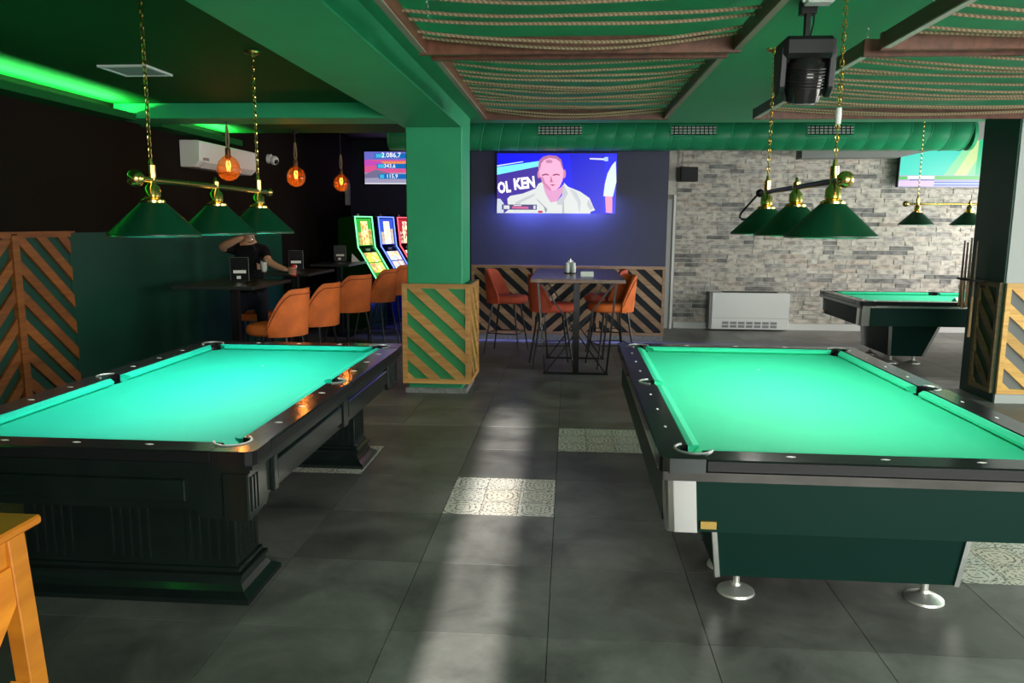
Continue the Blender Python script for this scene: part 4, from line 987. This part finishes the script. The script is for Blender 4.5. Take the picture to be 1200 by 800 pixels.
def slot(label, loc, rz, neon, bgcol, stripe, reel):
    T = thing('slot_machine', label, 'slot machine', loc, rz, 'slot machines in the navy alcove')
    W2 = .27; prof = [(-.3, 0), (.25, 0), (.25, .6), (.38, .68), (.37, .76), (.09, 1.20), (.04, 1.27), (-.01, 1.74), (-.05, 1.76), (-.3, 1.72)]
    B().prism(prof, lambda u, v, q: (u, q, v), -W2, W2).build('cabinet', mat('slot_cabinet', (bgcol[0]*.08, bgcol[1]*.08, bgcol[2]*.08), .25), T, bevel=.006)
    def quad(a, b, y0, y1, d): 
        a, b = Vector((a[0], 0, a[1])), Vector((b[0], 0, b[1])); n = (b-a).cross(Vector((0, 1, 0))).normalized(); n = n if n.x > 0 else -n
        a += n*d; b += n*d; bb = B(); vs = [(a.x, y0, a.z), (a.x, y1, a.z), (b.x, y1, b.z), (b.x, y0, b.z)]
        vs2 = [(p[0]-n.x*.006, p[1], p[2]-n.z*.006) for p in vs]; return bb.add(vs+vs2, [(0,1,2,3), (7,6,5,4), (0,4,5,1), (1,5,6,2), (2,6,7,3), (3,7,4,0)])
    lerp = lambda a, b, k: (a[0]+(b[0]-a[0])*k, a[1]+(b[1]-a[1])*k)
    U0, U1 = (.04, 1.27), (-.01, 1.74); L0, L1 = (.37, .76), (.09, 1.20)
    us = quad(lerp(U0, U1, .06), lerp(U0, U1, .95), -.22, .22, .007).build('upper_screen', emis('slot_screen', bgcol, 1.0), T)
    quad(lerp(U0, U1, .08), lerp(U0, U1, .86), -.10, .10, .0095).build('jackpot_tower', screen_mat('tower_print', stripe, 22), us)
    quad(lerp(U0, U1, .08), lerp(U0, U1, .5), -.20, -.11, .0095).build('side_print', screen_mat('side_print', stripe, 30, .8), us); quad(lerp(U0, U1, .08), lerp(U0, U1, .6), .11, .20, .0095).build('side_print', screen_mat('side_print', stripe, 30, .8), us)
    ls = quad(lerp(L0, L1, .15), lerp(L0, L1, .97), -.22, .22, .007).build('lower_screen', emis('slot_screen', bgcol, .7), T)
    for k in range(2): quad(lerp(L0, L1, .28+.36*k), lerp(L0, L1, .60+.36*k), -.19, .19, .0095).build('reel_window', screen_mat('reel_print', reel, 16), ls)
    B().box(.06, .085, -.05, .05, 1.215, 1.25).build('badge', M['paper'], T)
    for sy in (-1, 1):
        B().tube([(.40, sy*.262, .68), (.385, sy*.262, .76), (.105, sy*.262, 1.20), (.055, sy*.262, 1.27), (.005, sy*.262, 1.745)], .009, 6).build('neon_tube', neon, T, smooth=True)
    B().tube([(.005, -.262, 1.745), (.005, .262, 1.745)], .009, 6).build('neon_tube', neon, T, smooth=True)
    B().prism([(.26, .62), (.38, .69), (.378, .70), (.255, .63)], lambda u, v, q: (u, q, v), -.2, .2).build('button_deck', M['black'], T)
    B().lathe([(0, .05), (.02, .045), (.025, 0), (0, 0)], (-.1, 0, 1.745), 12).build('call_light', M['rim_grey'], T, smooth=True)
rz = math.radians(-15)
slot('slot machine with green neon outline beside the dark left wall', (-3.23, 12.0, 0), rz, M['neon_g'], (.05, .55, .06), [(1, .75, .25), (.9, .3, .1), (1, .9, .5), (.8, .85, .2)], [(1, .7, .1), (.9, .8, .1), (.9, .3, .15), (.5, .9, .2), (1, .9, .6)])
slot('slot machine with blue neon outline between the green and red ones', (-3.04, 12.7, 0), rz, M['neon_b'], (.05, .12, .8), [(1, .85, .6), (1, .7, .4), (1, .95, .8)], [(.9, .6, .3), (.5, .6, .9), (.9, .8, .7), (.6, .35, .3)])
slot('slot machine with red neon outline half hidden by the green pillar', (-2.88, 13.4, 0), rz, M['neon_r'], (.6, .03, .06), [(1, .8, .4), (.5, .1, .1), (1, .9, .7)], [(.9, .35, .3), (.9, .8, .6), (.6, .1, .2)])
light('slot_glow', 'AREA', (-2.2, 12.3, .35), 4, (.08, .1, 1), (-.8, .3, -.2), shape='RECTANGLE', size=1.2, size_y=.1)

# ------------------------------------------------------------ right-hand equipment
t = thing('fan_coil_unit', 'white floor standing fan coil unit in front of the brick wall', 'heater', (2.87, 12.42, 0))
B().box(-.60, .60, -.12, .12, .02, .60).build('casing', M['white'], t, bevel=.008); B().box(-.64, -.605, -.12, .12, .02, .60).build('side_panel', mat('side_grey', (.2, .2, .2), .5), t)
B().box(-.42, .42, -.08, .08, .60, .612).build('top_grille', M['black'], t); B().box(-.60, .60, -.123, -.12, .20, .205).build('seam', M['rim_grey'], t)
for k in range(7):
    for r_ in range(2): B().box(-.43+k*.125, -.33+k*.125, -.124, -.119, .05+r_*.055, .09+r_*.055).build('vent_slot', mat('vent_shadow', (.25, .25, .25), .7) if k+r_ == 0 else bpy.data.materials['vent_shadow'], t)
t = thing('wall_speaker', 'small black loudspeaker high on the brick wall', 'speaker', (1.82, 12.40, 2.32), .15)
B().box(-.14, .14, -.10, .08, 0, .22).build('cabinet', M['black'], t, bevel=.01); B().box(-.125, .125, -.104, -.098, .015, .205).build('grille', mat('speaker_cloth', (.02, .02, .022), .9), t); B().box(-.02, .02, .08, .14, .08, .14).build('bracket', M['black_metal'], t)
B().tube([(-.05, .1, .22), (-.05, .12, .7), (-.05, .12, .85)], .007, 6).build('cable', M['rim_grey'], t)
rk = thing('cue_rack', 'dark cue holder rail fixed to the side of the right pillar', 'rack', (4.03, 7.93, 1.13))
B().box(-.10, .03, -.16, .19, 0, .02).build('holder_rail', M['black'], rk); B().box(0, .03, -.16, .19, -.06, 0).build('wall_plate', M['black'], rk)
for (y, z0, z1), lb in zip(((8.07, .87, 1.52), (8.01, .85, 1.50), (7.94, .87, 1.55), (7.83, .58, 1.53)), ('thin pool cue farthest from the viewer on the right pillar', 'second pool cue from the back on the right pillar', 'third pool cue from the back on the right pillar, tallest tip', 'longest pool cue hanging lowest on the right pillar')):
    t = thing('pool_cue', lb, 'pool cue', (3.955, y, z0), 0, 'pool cues on the right pillar')
    Lq = z1-z0
    B().tube([(0, 0, 0), (0, 0, Lq*.42)], [.0145, .0125], 10).build('butt', M['cue_butt'] if 'cue_butt' in M else mat('cue_butt_wood', (.45, .27, .12), .3), t, smooth=True)
    B().tube([(0, 0, Lq*.42), (0, 0, Lq*.985)], [.0125, .008], 10).build('shaft', mat('cue_shaft', (.13, .10, .06), .35) if 'cue_shaft' not in bpy.data.materials else bpy.data.materials['cue_shaft'], t, smooth=True)
    B().tube([(0, 0, Lq*.985), (0, 0, Lq)], .008, 10).build('tip', M['black'], t)

# pine divider in the near left corner
t = thing('pine_divider', 'orange pine slatted half divider in the near left corner', 'divider', (-1.42, 1.2, 0))
B().box(-.42, .055, -.75, .625, .875, .90).build('top_board', M['pine'], t, bevel=.006)
for y in (.52, -.66): B().bar((.015, y+.0305, .875), (.075, y+.0305, 0), .045, .06, (0, 1, 0)).build('post', M['pine'], t, bevel=.003)
B().box(-.36, -.29, .52, .595, 0, .875).build('post', M['pine'], t, bevel=.003)
B().box(-.05, -.035, -.585, .52, .06, .80).build('backing_panel', mat('grey_fabric', (.12, .11, .105), .9, noise=(200, .6)), t)
B().box(-.04, .030, -.585, .52, .80, .875).build('upper_rail', M['pine'], t); B().box(-.04, .012, -.585, .52, .0, .06).build('lower_rail', M['pine'], t)
for c0 in (1.62, 1.16, .70, .24, -.22):
    pl = clip([(-.585, c0-1.105), (.52, c0), (.52, c0+.25), (-.585, c0+.25-1.105)], -.585, .52, .06, .80)
    if len(pl) > 2: B().prism(pl, lambda u, v, q: (q+.060*(1-v/.875), u, v), -.02, .034).build('slat', M['pine'], t, bevel=.002)

# ------------------------------------------------------------ person drinking at the near side table
def skin_mesh(pts, edges, root, sub=2):
    me = bpy.data.meshes.new('s'); me.from_pydata([p[0] for p in pts], edges, []); o = bpy.data.objects.new('s', me); COL.objects.link(o)
    md = o.modifiers.new('k', 'SKIN'); md.use_smooth_shade = True
    for i, p in enumerate(pts):
        r = p[1]; r = r if isinstance(r, tuple) else (r, r); me.skin_vertices[0].data[i].radius = r; me.skin_vertices[0].data[i].use_root = (i == root)
    sd = o.modifiers.new('u', 'SUBSURF'); sd.levels = sub; sd.render_levels = sub
    dg = bpy.context.evaluated_depsgraph_get(); out = bpy.data.meshes.new_from_object(o.evaluated_get(dg)); bpy.data.objects.remove(o); bpy.data.meshes.remove(me)
    return out
T = thing('person', 'person in a black T-shirt raising a glass behind the near side table', 'person', (-3.38, 8.0, 0))
J = {  # local joints: position, radius, material (0 skin, 1 tee, 2 jeans)
 'pel': ((0, .02, .82), (.15, .11), 2), 'wai': ((0, .0, 1.0), (.14, .10), 1), 'che': ((0, -.03, 1.22), (.165, .115), 1), 'up': ((0, -.04, 1.36), (.13, .09), 1),
 'nec': ((.01, -.06, 1.48), .055, 0), 'hea': ((.02, -.10, 1.60), (.078, .088), 0), 'top': ((.025, -.11, 1.685), (.07, .08), 0),
 'rs': ((-.18, -.06, 1.375), .062, 1), 'rm': ((-.20, -.15, 1.385), .052, 1), 're': ((-.215, -.24, 1.395), .046, 0), 'rf': ((-.09, -.30, 1.44), .042, 0), 'rw': ((.035, -.33, 1.488), .029, 0), 'rp': ((.08, -.325, 1.50), (.03, .02), 0),
 'ls': ((.18, -.05, 1.365), .062, 1), 'lm': ((.21, -.09, 1.30), .052, 1), 'le': ((.235, -.14, 1.25), .044, 0), 'lf': ((.34, -.19, 1.205), .039, 0), 'lw': ((.45, -.23, 1.175), .029, 0), 'lp': ((.50, -.245, 1.165), (.03, .02), 0),
 'rh': ((-.10, .0, .80), .09, 2), 'rk': ((-.13, -.12, .70), .07, 2), 'ra': ((-.13, -.02, .34), .045, 2), 'rt': ((-.13, -.12, .28), .04, 2),
 'lh': ((.10, .0, .80), .09, 2), 'lk': ((.14, -.12, .70), .07, 2), 'la': ((.14, -.02, .34), .045, 2), 'lt': ((.14, -.12, .28), .04, 2)}
E_ = [('pel', 'wai'), ('wai', 'che'), ('che', 'up'), ('up', 'nec'), ('nec', 'hea'), ('hea', 'top'), ('up', 'rs'), ('rs', 'rm'), ('rm', 're'), ('re', 'rf'), ('rf', 'rw'), ('rw', 'rp'), ('up', 'ls'), ('ls', 'lm'), ('lm', 'le'), ('le', 'lf'), ('lf', 'lw'), ('lw', 'lp'),
      ('pel', 'rh'), ('rh', 'rk'), ('rk', 'ra'), ('ra', 'rt'), ('pel', 'lh'), ('lh', 'lk'), ('lk', 'la'), ('la', 'lt')]
ks = list(J); idx = {k: i for i, k in enumerate(ks)}
me = skin_mesh([(J[k][0], J[k][1]) for k in ks], [(idx[a], idx[b]) for a, b in E_], 0)
bm = bmesh.new(); bm.from_mesh(me)
def nearest(c):
    best = None
    for a, b in E_:
        A, Bv = Vector(J[a][0]), Vector(J[b][0]); d = Bv-A; k = max(0, min(1, (c-A).dot(d)/d.length_squared)); q = (c-(A+d*k)).length
        if best is None or q < best[0]: best = (q, J[b][2] if k > .5 else J[a][2])
    return best[1]
for f in bm.faces: f.material_index = nearest(f.calc_center_median())
# fingers: separate short chains rooted in the palms, in the same mesh
def add_hand(palm, fdirs, mesh_bm):
    for pts in fdirs:
        fm = skin_mesh([((Vector(palm)+Vector(q)), r) for q, r in pts], [(i, i+1) for i in range(len(pts)-1)], 0, 1)
        tmp = bmesh.new(); tmp.from_mesh(fm)
        n0 = len(mesh_bm.faces); mesh_bm.from_mesh(fm); tmp.free(); bpy.data.meshes.remove(fm)
        mesh_bm.faces.ensure_lookup_table()
        for f in mesh_bm.faces[n0:]: f.material_index = 0
# right hand holds the tilted glass: glass axis near (.055,-.315,1.50)
rp = J['rp'][0]
add_hand(rp, [[((.0, -.01, .018-.014*k), .011), ((.035, -.038, .022-.017*k), .0095), ((.068, -.035, .020-.017*k), .0085), ((.085-.004*k, -.012, .016-.016*k), .0075)] for k in range(4)]+[[((-.005, .005, .01), .012), ((.03, .022, .022), .0105), ((.062, .02, .024), .009)]], bm)
lp = J['lp'][0]
add_hand(lp, [[((.0, -.012, .022-.017*k), .011), ((.035, -.042, .024-.019*k), .0095), ((.07, -.040, .022-.019*k), .0085), ((.09-.004*k, -.015, .018-.018*k), .0075)] for k in range(4)]+[[((-.005, .0, .015), .012), ((.025, .022, .03), .0105), ((.06, .03, .03), .009)]], bm)
bm.to_mesh(me); bm.free()
for mm in (M['skin'], M['tee'], M['jeans']): me.materials.append(mm)
for p_ in me.polygons: p_.use_smooth = True
me.name = 'body'; bo = bpy.data.objects.new('body', me); COL.objects.link(bo); bo.parent = T
B().sphere((.027, -.09, 1.66), .1, 20, (.92, 1.02, .9)).build('hair', M['hair'], T, smooth=True).location = (0, .034, .04)
B().sphere((-.005, -.195, 1.625), .009, 10).sphere((.055, -.195, 1.625), .009, 10).build('eyes', M['paper'], T, smooth=True)
B().tube([(.025, -.19, 1.625), (.025, -.208, 1.595), (.025, -.19, 1.588)], [.008, .013, .008], 8).build('nose', M['skin'], T, smooth=True)
B().tube([(.0, -.186, 1.568), (.025, -.192, 1.567), (.05, -.186, 1.568)], .006, 6).build('mouth', mat('lips', (.4, .15, .11), .5), T, smooth=True)
for sx in (-1, 1): B().sphere((.022+sx*.082, -.10, 1.615), .026, 10, (.4, .8, 1.2)).build('ear', M['skin'], T, smooth=True)
B().cyl((0, .02, .62), (0, .02, .69), .19, .20, n=24).build('stool_pad', M['velvet'], None).name = 'stool_pad'
so = bpy.data.objects['stool_pad']; st = thing('plain_stool', 'plain dark legged stool under the person in black', 'stool', (-3.38, 8.0, 0)); so.parent = st; so.name = 'seat'
for sx in (-1, 1):
    for sy in (-1, 1): B().tube([(sx*.12, .02+sy*.12, .62), (sx*.18, .02+sy*.18, 0)], .012, 8).build('leg', M['black_metal'], st)
gx = goblet('stemmed glass tilted in the raised hand of the person in black', (-3.38+.19, 8.0-.320, 1.375), (math.radians(6), math.radians(-24), 0))
t = thing('drink_can', 'small red can in the hand of the person in black', 'can', (-3.38+.555, 8.0-.255, 1.09+.018))
B().lathe([(0, 0), (.021, 0), (.026, .008), (.026, .105), (.021, .115), (.019, .113), (0, .111)], (0, 0, 0), 20).build('can_body', M['red_can'], t, smooth=True); B().box(-.006, .006, -.012, .006, .112, .114).build('pull_tab', M['chrome'], t)
